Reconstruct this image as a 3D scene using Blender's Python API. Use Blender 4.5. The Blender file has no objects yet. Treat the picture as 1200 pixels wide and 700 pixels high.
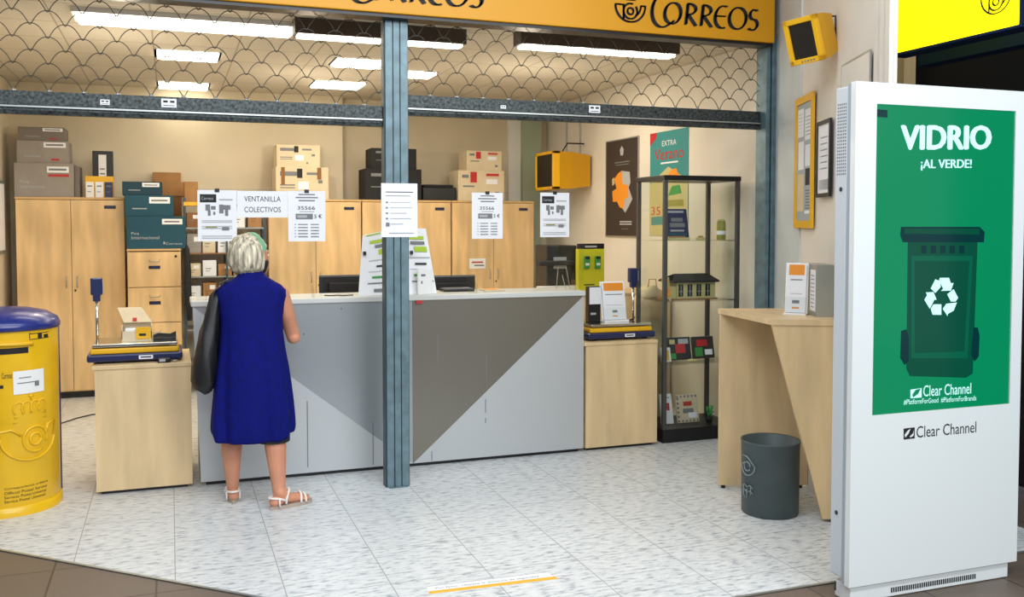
import bpy, bmesh, math, random
from mathutils import Vector, Matrix
random.seed(7)
S = bpy.context.scene
COL = S.collection
PI = math.pi
# ------------------------------------------------------------------ camera
F_PX, CX, CY = 1100.0, 600.0, 306.0
YAW, PITCH, EYE = math.radians(20), math.radians(2.3), 1.62
fw = Vector((math.sin(YAW)*math.cos(PITCH), math.cos(YAW)*math.cos(PITCH), -math.sin(PITCH)))
rt = Vector((math.cos(YAW), -math.sin(YAW), 0))
up = rt.cross(fw)
CAM = Vector((0, 0, EYE))
def ray(x, y): return fw + rt*((x-CX)/F_PX) - up*((y-CY)/F_PX)
def pY(x, y, Y):
    d = ray(x, y); return CAM + d*(Y/d.y)
def pX(x, y, X):
    d = ray(x, y); return CAM + d*(X/d.x)
def pZ(x, y, Z=0.0):
    d = ray(x, y); return CAM + d*((Z-EYE)/d.z)
def pP(x, y, p, n):
    d = ray(x, y); return CAM + d*((Vector(p)-CAM).dot(n)/d.dot(n))
cd = bpy.data.cameras.new('camera'); cam = bpy.data.objects.new('camera', cd); COL.objects.link(cam)
cd.sensor_width = 36; cd.lens = F_PX/1200*36; cd.shift_y = -44/1200; cd.clip_start = .05
cam.location = CAM
cam.rotation_euler = (PI/2-PITCH, 0, -YAW)
S.camera = cam
# ------------------------------------------------------------------ materials
def lin(c):
    def f(v):
        v /= 255.0
        return v/12.92 if v <= .04045 else ((v+.055)/1.055)**2.4
    return (f(c[0]), f(c[1]), f(c[2]), 1)
MATS = {}
def mat(name, c, rough=.5, metal=0, var=0, scale=8, stretch=(1,1,1), bump=0, emit=None, es=1, coat=0, spec=None, c2=None, sheen=0):
    if name in MATS: return MATS[name]
    m = bpy.data.materials.new(name); m.use_nodes = True
    nt = m.node_tree; b = nt.nodes['Principled BSDF']
    b.inputs['Base Color'].default_value = lin(c); b.inputs['Roughness'].default_value = rough
    b.inputs['Metallic'].default_value = metal
    if spec is not None: b.inputs['Specular IOR Level'].default_value = spec
    if coat: b.inputs['Coat Weight'].default_value = coat; b.inputs['Coat Roughness'].default_value = .08
    if sheen: b.inputs['Sheen Weight'].default_value = sheen
    if emit:
        b.inputs['Emission Color'].default_value = lin(emit); b.inputs['Emission Strength'].default_value = es
    if var or bump or c2:
        tc = nt.nodes.new('ShaderNodeTexCoord'); mp = nt.nodes.new('ShaderNodeMapping')
        mp.inputs['Scale'].default_value = stretch
        nz = nt.nodes.new('ShaderNodeTexNoise'); nz.inputs['Scale'].default_value = scale; nz.inputs['Detail'].default_value = 5
        nt.links.new(tc.outputs['Object'], mp.inputs[0]); nt.links.new(mp.outputs[0], nz.inputs['Vector'])
        if var or c2:
            cr = nt.nodes.new('ShaderNodeValToRGB'); cr.color_ramp.elements[0].position = .33; cr.color_ramp.elements[1].position = .68
            a = tuple(max(0, v*(1-var)) for v in c); e = c2 or tuple(min(255, v*(1+var*.6)) for v in c)
            cr.color_ramp.elements[0].color = lin(a); cr.color_ramp.elements[1].color = lin(e)
            nt.links.new(nz.outputs['Fac'], cr.inputs[0]); nt.links.new(cr.outputs[0], b.inputs['Base Color'])
        if bump:
            bp = nt.nodes.new('ShaderNodeBump'); bp.inputs['Strength'].default_value = bump; bp.inputs['Distance'].default_value = .01
            nt.links.new(nz.outputs['Fac'], bp.inputs['Height']); nt.links.new(bp.outputs[0], b.inputs['Normal'])
    MATS[name] = m; return m
def glass(name, tint=(252,254,253), refl=.9):
    m = bpy.data.materials.new(name); m.use_nodes = True; nt = m.node_tree; nt.nodes.clear()
    o = nt.nodes.new('ShaderNodeOutputMaterial'); mx = nt.nodes.new('ShaderNodeMixShader')
    t = nt.nodes.new('ShaderNodeBsdfTransparent'); g = nt.nodes.new('ShaderNodeBsdfGlossy'); lw = nt.nodes.new('ShaderNodeLayerWeight'); lw.inputs[0].default_value = .5
    pw = nt.nodes.new('ShaderNodeMath'); pw.operation = 'POWER'; pw.inputs[1].default_value = 4
    fr = nt.nodes.new('ShaderNodeMath'); fr.operation = 'MULTIPLY_ADD'; fr.inputs[1].default_value = .35; fr.inputs[2].default_value = .025
    nt.links.new(lw.outputs['Facing'], pw.inputs[0]); nt.links.new(pw.outputs[0], fr.inputs[0]); t.inputs[0].default_value = lin(tint); g.inputs['Roughness'].default_value = .02
    nt.links.new(fr.outputs[0], mx.inputs[0]); nt.links.new(t.outputs[0], mx.inputs[1]); nt.links.new(g.outputs[0], mx.inputs[2]); nt.links.new(mx.outputs[0], o.inputs[0])
    MATS[name] = m; return m
def tiles(name, base, dark, light, grout, size, mortar=.004, fleck=True, rough=.35, off=(0,0)):
    m = bpy.data.materials.new(name); m.use_nodes = True; nt = m.node_tree; b = nt.nodes['Principled BSDF']
    tc = nt.nodes.new('ShaderNodeTexCoord'); mp = nt.nodes.new('ShaderNodeMapping')
    mp.inputs['Location'].default_value = (off[0], off[1], 0)
    br = nt.nodes.new('ShaderNodeTexBrick'); br.offset = 0; br.squash = 1
    br.inputs['Scale'].default_value = 1; br.inputs['Brick Width'].default_value = size; br.inputs['Row Height'].default_value = size
    br.inputs['Mortar Size'].default_value = mortar; br.inputs['Mortar Smooth'].default_value = .1; br.inputs['Bias'].default_value = 0
    nt.links.new(tc.outputs['Object'], mp.inputs[0]); nt.links.new(mp.outputs[0], br.inputs['Vector'])
    br.inputs['Mortar'].default_value = lin(grout)
    if fleck:
        mp2 = nt.nodes.new('ShaderNodeMapping'); mp2.inputs['Scale'].default_value = (9, 30, 1)
        nt.links.new(tc.outputs['Object'], mp2.inputs[0])
        nz = nt.nodes.new('ShaderNodeTexNoise'); nz.inputs['Scale'].default_value = 1.7; nz.inputs['Detail'].default_value = 5; nz.inputs['Roughness'].default_value = .62
        nt.links.new(mp2.outputs[0], nz.inputs['Vector'])
        cr = nt.nodes.new('ShaderNodeValToRGB'); el = cr.color_ramp.elements
        el[0].position = .34; el[0].color = lin(dark); el[1].position = .66; el[1].color = lin(light)
        e = el.new(.47); e.color = lin(base)
        nt.links.new(nz.outputs['Fac'], cr.inputs[0])
        nt.links.new(cr.outputs[0], br.inputs['Color1']); nt.links.new(cr.outputs[0], br.inputs['Color2'])
    else:
        br.inputs['Color1'].default_value = lin(base); br.inputs['Color2'].default_value = lin(dark)
    nt.links.new(br.outputs['Color'], b.inputs['Base Color']); b.inputs['Roughness'].default_value = rough
    MATS[name] = m; return m

M = MATS
tiles('tile_white', (212,216,218), (146,154,162), (230,232,230), (150,150,148), .455, .0022)
tiles('tile_brown', (112,98,88), (104,92,82), (120,104,92), (70,62,56), .455, .005, fleck=False, rough=.45, off=(.08,.2))
tiles('ceiling_tile', (214,205,188), (208,200,184), (214,205,188), (168,158,140), .6, .006, fleck=False, rough=.8, off=(.1,.25))
mat('wall_cream', (222,210,184), .8, var=.03, scale=2)
mat('wall_white', (226,220,208), .8, var=.03, scale=2)
mat('wall_green_grey', (168,182,160), .7)
mat('pilaster_blue', (205,212,212), .6, var=.03, scale=3)
mat('birch', (226,190,136), .42, var=.09, scale=3.2, stretch=(3,3,.5))
mat('birch_edge', (206,168,112), .5)
mat('birch_pale', (226,198,152), .4, var=.07, scale=3.0, stretch=(3,3,.5))
mat('birch_pale_edge', (200,174,136), .5)
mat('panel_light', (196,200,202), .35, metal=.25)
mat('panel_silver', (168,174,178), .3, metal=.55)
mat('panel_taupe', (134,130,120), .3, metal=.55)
mat('worktop_grey', (206,208,204), .35)
mat('steel_blue', (104,128,136), .42, metal=.25, var=.12, scale=14)
mat('steel_blue_dark', (62,80,86), .45, metal=.2)
mat('steel_dark', (58,64,66), .5, metal=.5, var=.5, scale=60, c2=(88,96,96))
mat('steel_light', (176,180,176), .35, metal=.7)
mat('wire', (84,80,70), .45, metal=.6)
mat('chrome', (205,205,200), .16, metal=1)
mat('sign_yellow', (214,150,6), .5)
mat('yellow', (236,180,22), .4)
mat('box_yellow', (238,188,10), .38, coat=.3, var=.04, scale=5)
mat('box_yellow_deep', (206,152,8), .4)
mat('navy', (22,34,84), .35, coat=.3)
mat('black', (16,16,18), .4)
mat('black_soft', (24,24,27), .75)
mat('ink', (28,28,30), .7)
mat('ink_grey', (120,122,126), .7)
mat('ink_pale', (175,178,182), .7)
mat('white_plastic', (240,241,240), .35)
mat('paper', (238,240,244), .7)
mat('cardboard', (172,126,78), .8, var=.06, scale=6)
mat('cardboard_dark', (140,96,56), .8)
mat('box_grey', (150,142,134), .75, var=.04)
mat('box_grey_dark', (122,114,108), .75)
mat('box_teal', (18,74,92), .7)
mat('box_teal_dark', (12,56,72), .7)
mat('box_cream', (216,200,168), .75, var=.03)
mat('red', (190,40,44), .6)
mat('orange', (238,150,40), .6)
mat('green', (60,150,70), .6)
mat('lime', (170,200,40), .6)
mat('charger_yellow', (206,204,30), .5)
mat('bin_grey', (72,84,86), .5, var=.05)
mat('bin_print', (128,140,142), .6)
mat('poster_dark', (56,46,42), .6)
mat('poster_teal', (52,140,142), .6)
mat('poster_cream', (196,186,130), .6)
mat('kiosk_white', (232,238,238), .22, coat=.5)
mat('kiosk_grey', (166,178,188), .35)
mat('kiosk_side', (206,214,220), .35)
mat('screen_green', (4,60,34), .12, emit=(0,146,98), es=.75)
mat('screen_bin', (3,30,24), .12, emit=(0,84,62), es=.75)
mat('screen_bin_dark', (3,20,26), .12, emit=(0,56,56), es=.75)
mat('screen_bin_mid', (3,36,28), .12, emit=(0,104,74), es=.75)
mat('screen_text', (150,190,190), .12, emit=(190,240,238), es=.85)
mat('housing_brown', (74,64,54), .6)
mat('post_grey', (84,86,86), .4, metal=.4)
mat('lid_blue', (22,40,124), .3, coat=.3)
mat('band_green', (110,170,130), .5)
mat('lamp', (255,250,235), .5, emit=(255,246,226), es=6)
mat('lightbox', (250,240,0), .3, emit=(255,236,0), es=1.6)
mat('blue_fascia', (16,34,70), .85, spec=.1)
mat('dark_wall', (14,13,13), .8)
mat('skin', (206,142,112), .5, var=.05, scale=9)
mat('dress_blue', (5,14,104), .85, var=.10, scale=30, spec=.2)
mat('hair_grey', (198,188,164), .5, var=.38, scale=22, stretch=(3,3,.35), bump=.5)
mat('sandal_white', (236,230,222), .5)
mat('sandal_sole', (176,160,146), .7)
mat('leather_black', (20,20,22), .5, bump=.15, scale=60)
mat('olive', (150,146,60), .5)
glass('clear_glass'); glass('acrylic', (252,253,253))
# ------------------------------------------------------------------ mesh builder
ROOTM = {}
TXT = {}
def text_geo(s):
    if s in TXT: return TXT[s]
    cu = bpy.data.curves.new('t', 'FONT'); cu.body = s; cu.size = 1; cu.resolution_u = 3
    ob = bpy.data.objects.new('t', cu); COL.objects.link(ob)
    dg = bpy.context.evaluated_depsgraph_get(); dg.update()
    me = bpy.data.meshes.new_from_object(ob.evaluated_get(dg))
    vs = [v.co.copy() for v in me.vertices]; fs = [tuple(p.vertices) for p in me.polygons]
    bpy.data.objects.remove(ob); bpy.data.curves.remove(cu); bpy.data.meshes.remove(me)
    TXT[s] = (vs, fs); return TXT[s]
class MB:
    def __init__(s, m='paper'):
        s.v = []; s.f = []; s.fm = []; s.sm = []; s.mats = []; s.use(m); s.T = Matrix.Identity(4)
    def use(s, m):
        if m not in s.mats: s.mats.append(m)
        s.cur = s.mats.index(m); return s
    def pts(s, L):
        k = len(s.v); s.v += [s.T @ Vector(p) for p in L]; return k
    def face(s, ids, sm=False): s.f.append(tuple(ids)); s.fm.append(s.cur); s.sm.append(sm)
    def poly(s, P, sm=False):
        k = s.pts(P); s.face(range(k, k+len(P)), sm); return s
    def box(s, a, b, bev=0):
        x0,x1 = sorted((a[0],b[0])); y0,y1 = sorted((a[1],b[1])); z0,z1 = sorted((a[2],b[2]))
        if bev <= 0:
            k = s.pts([(x,y,z) for z in (z0,z1) for y in (y0,y1) for x in (x0,x1)])
            for q in ((0,2,3,1),(4,5,7,6),(0,1,5,4),(2,6,7,3),(0,4,6,2),(1,3,7,5)): s.face([k+i for i in q])
            return s
        bm = bmesh.new(); bmesh.ops.create_cube(bm, size=1)
        for v in bm.verts: v.co = Vector(((x0+x1)/2+v.co.x*(x1-x0), (y0+y1)/2+v.co.y*(y1-y0), (z0+z1)/2+v.co.z*(z1-z0)))
        bev = min(bev, .45*min(x1-x0, y1-y0, z1-z0))
        bmesh.ops.bevel(bm, geom=list(bm.edges), offset=bev, segments=2, affect='EDGES', profile=.5)
        s.addbm(bm); return s
    def addbm(s, bm, sm=False):
        bm.verts.index_update(); k = s.pts([v.co for v in bm.verts])
        for f in bm.faces: s.face([k+v.index for v in f.verts], sm)
        bm.free(); return s
    def prism(s, P, d):
        """polygon P (3d points) extruded by vector d"""
        n = len(P); d = Vector(d); k = s.pts([Vector(p) for p in P]+[Vector(p)+d for p in P])
        s.face([k+i for i in range(n)][::-1]); s.face([k+n+i for i in range(n)])
        for i in range(n): j = (i+1) % n; s.face((k+i, k+j, k+n+j, k+n+i))
        return s
    def loft(s, R, caps=True, sm=True, close=True):
        n = len(R[0]); k = s.pts([p for r in R for p in r])
        for a in range(len(R)-1):
            for i in range(n if close else n-1):
                j = (i+1) % n; s.face((k+a*n+i, k+a*n+j, k+(a+1)*n+j, k+(a+1)*n+i), sm)
        if caps:
            s.face([k+i for i in range(n)][::-1]); s.face([k+(len(R)-1)*n+i for i in range(n)])
        return s
    def tube(s, P, r, n=8, caps=True):
        P = [Vector(p) for p in P]; rs = r if isinstance(r, (list, tuple)) else [r]*len(P); R = []; ref = None
        for i, p in enumerate(P):
            t = (P[min(i+1, len(P)-1)]-P[max(i-1, 0)])
            if t.length < 1e-9: t = Vector((0,0,1))
            t.normalize()
            if ref is None: ref = Vector((0,0,1)) if abs(t.z) < .9 else Vector((1,0,0))
            a = t.cross(ref)
            if a.length < 1e-4: a = t.cross(Vector((0,1,0)))
            a.normalize(); b = a.cross(t).normalized(); ref = b
            R.append([p+(a*math.cos(2*PI*j/n)+b*math.sin(2*PI*j/n))*rs[i] for j in range(n)])
        return s.loft(R, caps)
    def lathe(s, prof, n=32, c=(0,0,0), caps=True, sm=True, a0=0, a1=2*PI):
        full = abs(a1-a0-2*PI) < 1e-6; m = n if full else n+1
        R = [[Vector((c[0]+r*math.cos(a0+(a1-a0)*i/n), c[1]+r*math.sin(a0+(a1-a0)*i/n), c[2]+z)) for i in range(m)] for r, z in prof]
        return s.loft(R, caps, sm, full)
    def ball(s, c, r, n=12):
        r = (r,r,r) if not isinstance(r, (tuple, list)) else r
        bm = bmesh.new(); bmesh.ops.create_uvsphere(bm, u_segments=n*2, v_segments=n, radius=1)
        for v in bm.verts: v.co = Vector((c[0]+v.co.x*r[0], c[1]+v.co.y*r[1], c[2]+v.co.z*r[2]))
        return s.addbm(bm, True)
    def text(s, st, o, ux, uz, w, h):
        """text fitted in w x h with lower-left corner o"""
        vs, fs = text_geo(st)
        x0 = min(v.x for v in vs); x1 = max(v.x for v in vs); y0 = min(v.y for v in vs); y1 = max(v.y for v in vs)
        o = Vector(o); ux = Vector(ux).normalized(); uz = Vector(uz).normalized()
        k = s.pts([o+ux*((v.x-x0)/(x1-x0)*w)+uz*((v.y-y0)/(y1-y0)*h) for v in vs])
        for f in fs: s.face([k+i for i in f])
        return s
    def rect(s, o, ux, uz, x0, z0, x1, z1):
        o = Vector(o); ux = Vector(ux); uz = Vector(uz)
        return s.poly([o+ux*x0+uz*z0, o+ux*x1+uz*z0, o+ux*x1+uz*z1, o+ux*x0+uz*z1])
    def build(s, name, parent=None, local=False, raw=False):
        inv = Matrix.Identity(4)
        if parent is not None and not local: inv = ROOTM[parent.name].inverted()
        me = bpy.data.meshes.new(name); me.from_pydata([inv @ v for v in s.v], [], s.f)
        for m in s.mats: me.materials.append(MATS[m])
        me.polygons.foreach_set('material_index', s.fm); me.polygons.foreach_set('use_smooth', s.sm)
        me.update()
        ob = bpy.data.objects.new(name, me); COL.objects.link(ob)
        if parent is not None: ob.parent = parent; ROOTM[ob.name] = ROOTM[parent.name]
        else: ROOTM[ob.name] = Matrix.Identity(4)
        return ob
def fixn(ob):
    bm = bmesh.new(); bm.from_mesh(ob.data); bmesh.ops.recalc_face_normals(bm, faces=bm.faces); bm.to_mesh(ob.data); bm.free(); return ob
def thing(name, label, cat, loc=(0,0,0), rz=0, group=None):
    o = bpy.data.objects.new(name, None); COL.objects.link(o); o.empty_display_size = .1
    o.location = loc; o.rotation_euler = (0,0,rz); o['label'] = label; o['category'] = cat
    if group: o['group'] = group
    ROOTM[o.name] = Matrix.Translation(Vector(loc)) @ Matrix.Rotation(rz, 4, 'Z'); return o
def tag(o, label, cat, group=None):
    """a thing of one mesh: put its origin at the middle of its base"""
    me = o.data; xs = [v.co for v in me.vertices]
    c = Vector(((min(v.x for v in xs)+max(v.x for v in xs))/2, (min(v.y for v in xs)+max(v.y for v in xs))/2, min(v.z for v in xs)))
    me.transform(Matrix.Translation(-c)); o.location = c
    o['label'] = label; o['category'] = cat
    if group: o['group'] = group
    return o
def struct(o): o['kind'] = 'structure'; return o

# ------------------------------------------------------------------ layout constants
YF = 5.66      # shutter plane
YC = 6.03      # counter front
YB = 10.2      # back wall
XR = 4.14      # inner right wall
XL = -1.42     # inner left wall
HC = 2.96      # ceiling
WD = Vector((math.sin(math.radians(23.1)), math.cos(math.radians(23.1)), 0))  # outer right wall runs along WD
WN = Vector((-WD.y, WD.x, 0))                                                # its normal towards the shop front (left)
W0 = Vector((4.03, 5.62, 0))
# ------------------------------------------------------------------ setting
b = MB('tile_white'); b.box((-1.6,5.91,-.05),(XR+.1,YB+.1,0)); b.prism([(-1.6,5.91,-.05),(1.12,3.44,-.05),(XR+.1,3.44,-.05),(XR+.1,5.91,-.05)], (0,0,.05))
struct(fixn(b.build('floor')))
b = MB('tile_brown'); b.box((-7,-6,-.08),(9,8,-.052)); b.box((-7,-6,-.05),(9,3.43,-.004)); b.prism([(-7,3.43,-.05),(1.116,3.43,-.05),(-1.61,5.905,-.05),(-7,5.905,-.05)],(0,0,.046))
struct(fixn(b.build('floor_outer')))
b = MB('steel_light')
for p, q in (((1.12,3.432),(-1.61,5.912)), ((XR,3.432),(1.12,3.432))):
    p = Vector((*p,0)); q = Vector((*q,0)); d = (q-p).normalized(); n = Vector((-d.y,d.x,0))*.008
    b.prism([p-n,q-n,q+n,p+n], (0,0,.002))
struct(fixn(b.build('trim_1')))
b = MB('wall_cream'); xb = pY(402,250,10.0).x
b.box((XL-.1,10.0,0),(xb,YB+.1,HC)); struct(b.build('wall_back'))
b = MB('wall_cream'); b.box((xb,YB,0),(XR+.1,YB+.1,HC)); struct(b.build('wall_back_recess'))
b = MB('wall_green_grey'); b.box((pY(612,200,10.1).x,10.08,0),(pY(634,200,10.1).x,YB,HC)); struct(b.build('trim_2'))
b = MB('white_plastic'); b.box((pY(596,200,10.15).x,10.15,0),(pY(611,200,10.15).x,YB,HC)); struct(b.build('trim_3'))
b = MB('wall_cream'); b.box((XL-.1,5.75,0),(XL,10.0,HC)); struct(b.build('wall_left'))
b = MB('wall_white'); b.box((XR,5.75,0),(XR+.1,YB,HC)); struct(b.build('wall_right'))
b = MB('ceiling_tile'); b.box((XL-.1,5.75,HC),(XR+.1,YB+.1,HC+.08)); struct(b.build('ceiling'))
b = MB('wall_white'); b.box((XL-.4,5.70,2.93),(XR+.1,5.75,4.2)); struct(b.build('wall_front'))
# oblique wall right of the shop front
We = W0 - WD*2.36
b = MB('wall_white'); b.prism([W0, We, We-WN*.015, W0-WN*.12+WD*.15, W0+WD*.15], (0,0,4.2))
struct(fixn(b.build('wall_outer')))
b = MB('pilaster_blue'); p = W0+WN*.012; q = W0-WD*.72+WN*.012
b.prism([p, q, q-WN*.012, p-WN*.012], (0,0,4.2)); struct(fixn(b.build('trim_4')))
b = MB('wall_white')
for a0, a1 in ((2.14,2.19),(2.22,2.26),(2.30,2.355)):
    p = W0-WD*a0+WN*.02; q = W0-WD*a1+WN*.02; b.prism([p,q,q-WN*.02,p-WN*.02], (0,0,4.2))
struct(fixn(b.build('trim_5')))
# neighbouring dark shop bay behind the totem
b = MB('dark_wall'); b.box((4.9,1.5,0),(5.0,5.9,4.2)); b.box((4.35,5.9,0),(5.0,6.0,4.2)); struct(b.build('wall_neighbour'))
b = MB('birch_pale'); p = pZ(1060,97,2.1); c = pP(1060,80,(0,5.2,0),Vector((0,1,0)))
b.box((c.x-.05,5.15,0),(c.x+.05,5.25,3.1)); struct(b.build('trim_6'))
b = MB('blue_fascia'); b.box((3.95,2.9,2.50),(4.05,4.2,3.1)); struct(b.build('trim_7'))

# ------------------------------------------------------------------ ceiling lamps
def ceil_lamp(x0, x1, yc, wy, h, label, hang=.0):
    pa = pZ(x0, yc[0], HC-h); pb = pZ(x1, yc[1], HC-h); Y = (pa.y+pb.y)/2
    t = thing('ceiling_light', label, 'ceiling light', ((pa.x+pb.x)/2, Y, HC), 0, 'ceiling lights of the office')
    f = MB('housing_brown' if h > .05 else 'white_plastic'); f.box((pa.x-.02,Y-wy/2-.02,HC-h+.02),(pb.x+.02,Y+wy/2+.02,HC)); f.build('housing', t)
    d = MB('lamp'); d.box((pa.x,Y-wy/2,HC-h),(pb.x,Y+wy/2,HC-h+.03), .01); d.build('diffuser', t)
ceil_lamp(90,343,(24,40),.30,.05,'brightest long fluorescent ceiling light at the upper left behind the shutter')
ceil_lamp(348,540,(44,57),.10,.12,'slim fluorescent ceiling light with dark housing crossing behind the steel post')
ceil_lamp(606,792,(58,67),.12,.12,'long fluorescent ceiling light with dark housing behind the right shutter')
ceil_lamp(184,256,(66,69),.36,.02,'square ceiling panel light just below the long left fluorescent')
ceil_lamp(186,244,(102,103),.40,.02,'farthest ceiling panel light on the left, just above the shutter bar')
ceil_lamp(391,452,(75,78),.36,.02,'ceiling panel light left of the steel post, nearer of two')
ceil_lamp(366,425,(101,102),.40,.02,'ceiling panel light left of the steel post, farther of two')
ceil_lamp(452,508,(88,90),.30,.02,'ceiling panel light partly hidden by the steel post')

# ------------------------------------------------------------------ calligraphic lettering
def arc(cx, cy, rx, ry, a0, a1, n=22):
    return [(cx+rx*math.cos(math.radians(a0+(a1-a0)*i/n)), cy+ry*math.sin(math.radians(a0+(a1-a0)*i/n))) for i in range(n+1)]
def nib(mb, P, o, ux, uz, sc, nx=.082, ny=.032, slant=.12):
    o = Vector(o)
    def W(x, y): return o+ux*((x+slant*y)*sc)+uz*(y*sc)
    for a, c in zip(P[:-1], P[1:]):
        mb.poly([W(a[0]-nx,a[1]-ny), W(c[0]-nx,c[1]-ny), W(c[0]+nx,c[1]+ny), W(a[0]+nx,a[1]+ny)])
        mb.poly([W(a[0]-ny,a[1]+ny*.9), W(a[0]+ny,a[1]-ny*.9), W(c[0]+ny,c[1]-ny*.9), W(c[0]-ny,c[1]+ny*.9)])
def correos(mb, o, ux, uz, sc):
    """the flared word mark, cap height = sc"""
    L = [arc(.55,.48,.50,.66,62,290)+[(.92,-.02),(1.08,.12)], arc(.98,.40,.36,.42,100,458),
         [(1.62,0),(1.62,.85)], arc(1.64,.62,.36,.22,90,-90,12), [(1.68,.40),(2.08,-.03)],
         [(2.32,0),(2.32,.85)], arc(2.34,.62,.36,.22,90,-90,12), [(2.38,.40),(2.80,-.03)],
         arc(3.28,.42,.36,.45,68,296), [(2.95,.44),(3.40,.46)],
         arc(3.98,.42,.40,.44,0,360),
         arc(4.74,.62,.20,.21,50,250,12)+arc(4.70,.22,.24,.23,70,-135,12)]
    for P in L: nib(mb, P, o, ux, uz, sc)
def horn(mb, o, ux, uz, sc, w=.07):
    K = dict(nx=w, ny=w*.7, slant=0)
    for P in (arc(0,.28,1,1,180,360), [(-1,.28),(-.45,.28)], [(-.45,.28),(-.45,-.58)], arc(0,-.08,.46,.46,70,400), arc(0,-.08,.20,.20,0,360),
              [(1,.28),(.70,.28)], arc(.20,.28,.50,.62,0,-75,10), [(-.32,.60),(.32,.60)], [(-.24,.76),(.24,.76)]): nib(mb, P, o, ux, uz, sc, **K)

# ------------------------------------------------------------------ fascia sign
YS = 5.50
t = thing('shop_sign', 'long mustard yellow fascia sign with black post horn lettering above the shutters', 'sign', (1.3,YS,2.86))
b = MB('sign_yellow'); b.box((XL-.3,YS,2.86),(pY(908,40,YS).x,YS+.16,3.75), .006); b.build('sign_panel', t)
ex = Vector((1,0,0)); ez = Vector((0,0,1)); ey = Vector((0,1,0))
b = MB('ink'); bl = pY(770,29,YS-.002); sc = .166
for dx in (0, -1.975):
    correos(b, Vector((bl.x+dx-.055,YS-.003,2.935)), ex, ez, sc)
    horn(b, Vector((bl.x+dx-.195,YS-.003,3.000)), ex, ez, .108)
b.build('lettering', t)
b = MB('black'); b.box((XL-.3,YS+.02,2.84),(pY(906,40,YS).x,YS+.14,2.859)); b.build('bottom_trim', t)

# ------------------------------------------------------------------ post and jambs
def channel(name, x0, x1, y0, y1, z1, label, mt='steel_blue'):
    t = thing(name, label, 'post', ((x0+x1)/2,(y0+y1)/2,0))
    w = x1-x0; P = []
    xs = [0,.06,.06,.12,.12,.42,.42,.48,.48,.60,.60,.66,.66,.92,.92,1]
    prof = [(0,0),(.30,0),(.30,.018),(.36,.018),(.36,0),(.62,0),(.62,.018),(.68,.018),(.68,0),(1,0)]
    P = [Vector((x0+w*u, y0+d, 0)) for u, d in prof]+[Vector((x1,y1,0)),Vector((x0,y1,0))]
    b = MB(mt); b.prism(P, (0,0,z1)); fixn(b.build('column', t))
    b = MB('steel_blue_dark'); b.box((x0-.008,y0+.02,0),(x0,y1-.03,z1)); b.box((x1,y0+.02,0),(x1+.008,y1-.03,z1)); b.build('guide_rail', t)
    b = MB(mt); b.box((x0+.01,y0-.02,0),(x1-.01,y0,.006)); b.build('foot_plate', t)
    return t
pc = pZ(467,571,0)
channel('steel_post', pc.x-.068, pc.x+.068, 5.60, 5.72, 2.84, 'blue-grey steel post standing between the two rolling shutters')
xj = pY(893,200,5.62).x
t = thing('shutter_jamb', 'narrow blue-grey steel guide at the right end of the shop front', 'post', (xj+.05,5.66,0))
b = MB('steel_blue'); b.box((xj,5.58,0),(xj+.035,5.70,2.92), .004); b.box((xj+.05,5.58,0),(xj+.09,5.74,2.92), .004); b.build('column', t)
b = MB('steel_blue_dark'); b.box((xj+.035,5.61,0),(xj+.05,5.72,2.92)); b.build('guide_rail', t)
# notice on the post
LAY = [0]
def lay(d=.00025):
    LAY[0] += 1; return d*LAY[0]
def sheet(name, label, cat, x0, x1, y0, y1, Y, draw, clip=True, group=None, mt='paper', tape=False):
    """paper sheet facing the camera side in plane Y, corners by pixel; draw(mb, W, H, R)"""
    a = pY(x0, y1, Y); c = pY(x1, y0, Y); zc = pY((x0+x1)/2, y0, Y).z; zb = pY((x0+x1)/2, y1, Y).z
    t = thing(name, label, cat, ((a.x+c.x)/2, Y, zb), 0, group)
    W = c.x-a.x; H = zc-zb
    b = MB(mt); b.box((a.x,Y-.0012,zb),(c.x,Y,zc))
    o = Vector((a.x,Y-.0018,zb))
    LAY[0] = 0
    def R(m, u0, v0, u1, v1): b.use(m); b.rect(o-ey*lay(), ex, ez, u0*W, v0*H, u1*W, v1*H)
    def TX(m, s, u0, v0, u1, v1): b.use(m); b.text(s, o-ey*lay()+ex*(u0*W)+ez*(v0*H), ex, ez, (u1-u0)*W, (v1-v0)*H)
    draw(R, TX); b.build('sheet', t)
    if clip:
        k = MB('black'); k.box(((a.x+c.x)/2-.014,Y-.008,zc-.012),((a.x+c.x)/2+.014,Y+.006,zc+.010),.003); k.build('binder_clip', t)
    return t
def d_map(R, TX):
    R('ink',.06,.76,.48,.92); TX('ink_pale','Correos',.1,.81,.4,.87); R('ink_pale',.55,.80,.9,.83)
    for u0,v0,u1,v1 in ((.2,.60,.32,.72),(.26,.5,.33,.60),(.34,.62,.46,.69),(.55,.55,.66,.72),(.62,.62,.84,.71),(.70,.5,.78,.62),(.4,.52,.45,.58)): R('ink_grey',u0,v0,u1,v1)
    for v in (.40,.37,.29,.25,.10,.06): R('ink_pale',.1,v,.88,v+.012)
    R('olive',.2,.27,.5,.29); R('ink_grey',.62,.22,.8,.28)
def d_collective(R, TX):
    TX('ink','VENTANILLA',.14,.60,.86,.80); TX('ink','COLECTIVOS',.14,.20,.86,.40)
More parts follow.
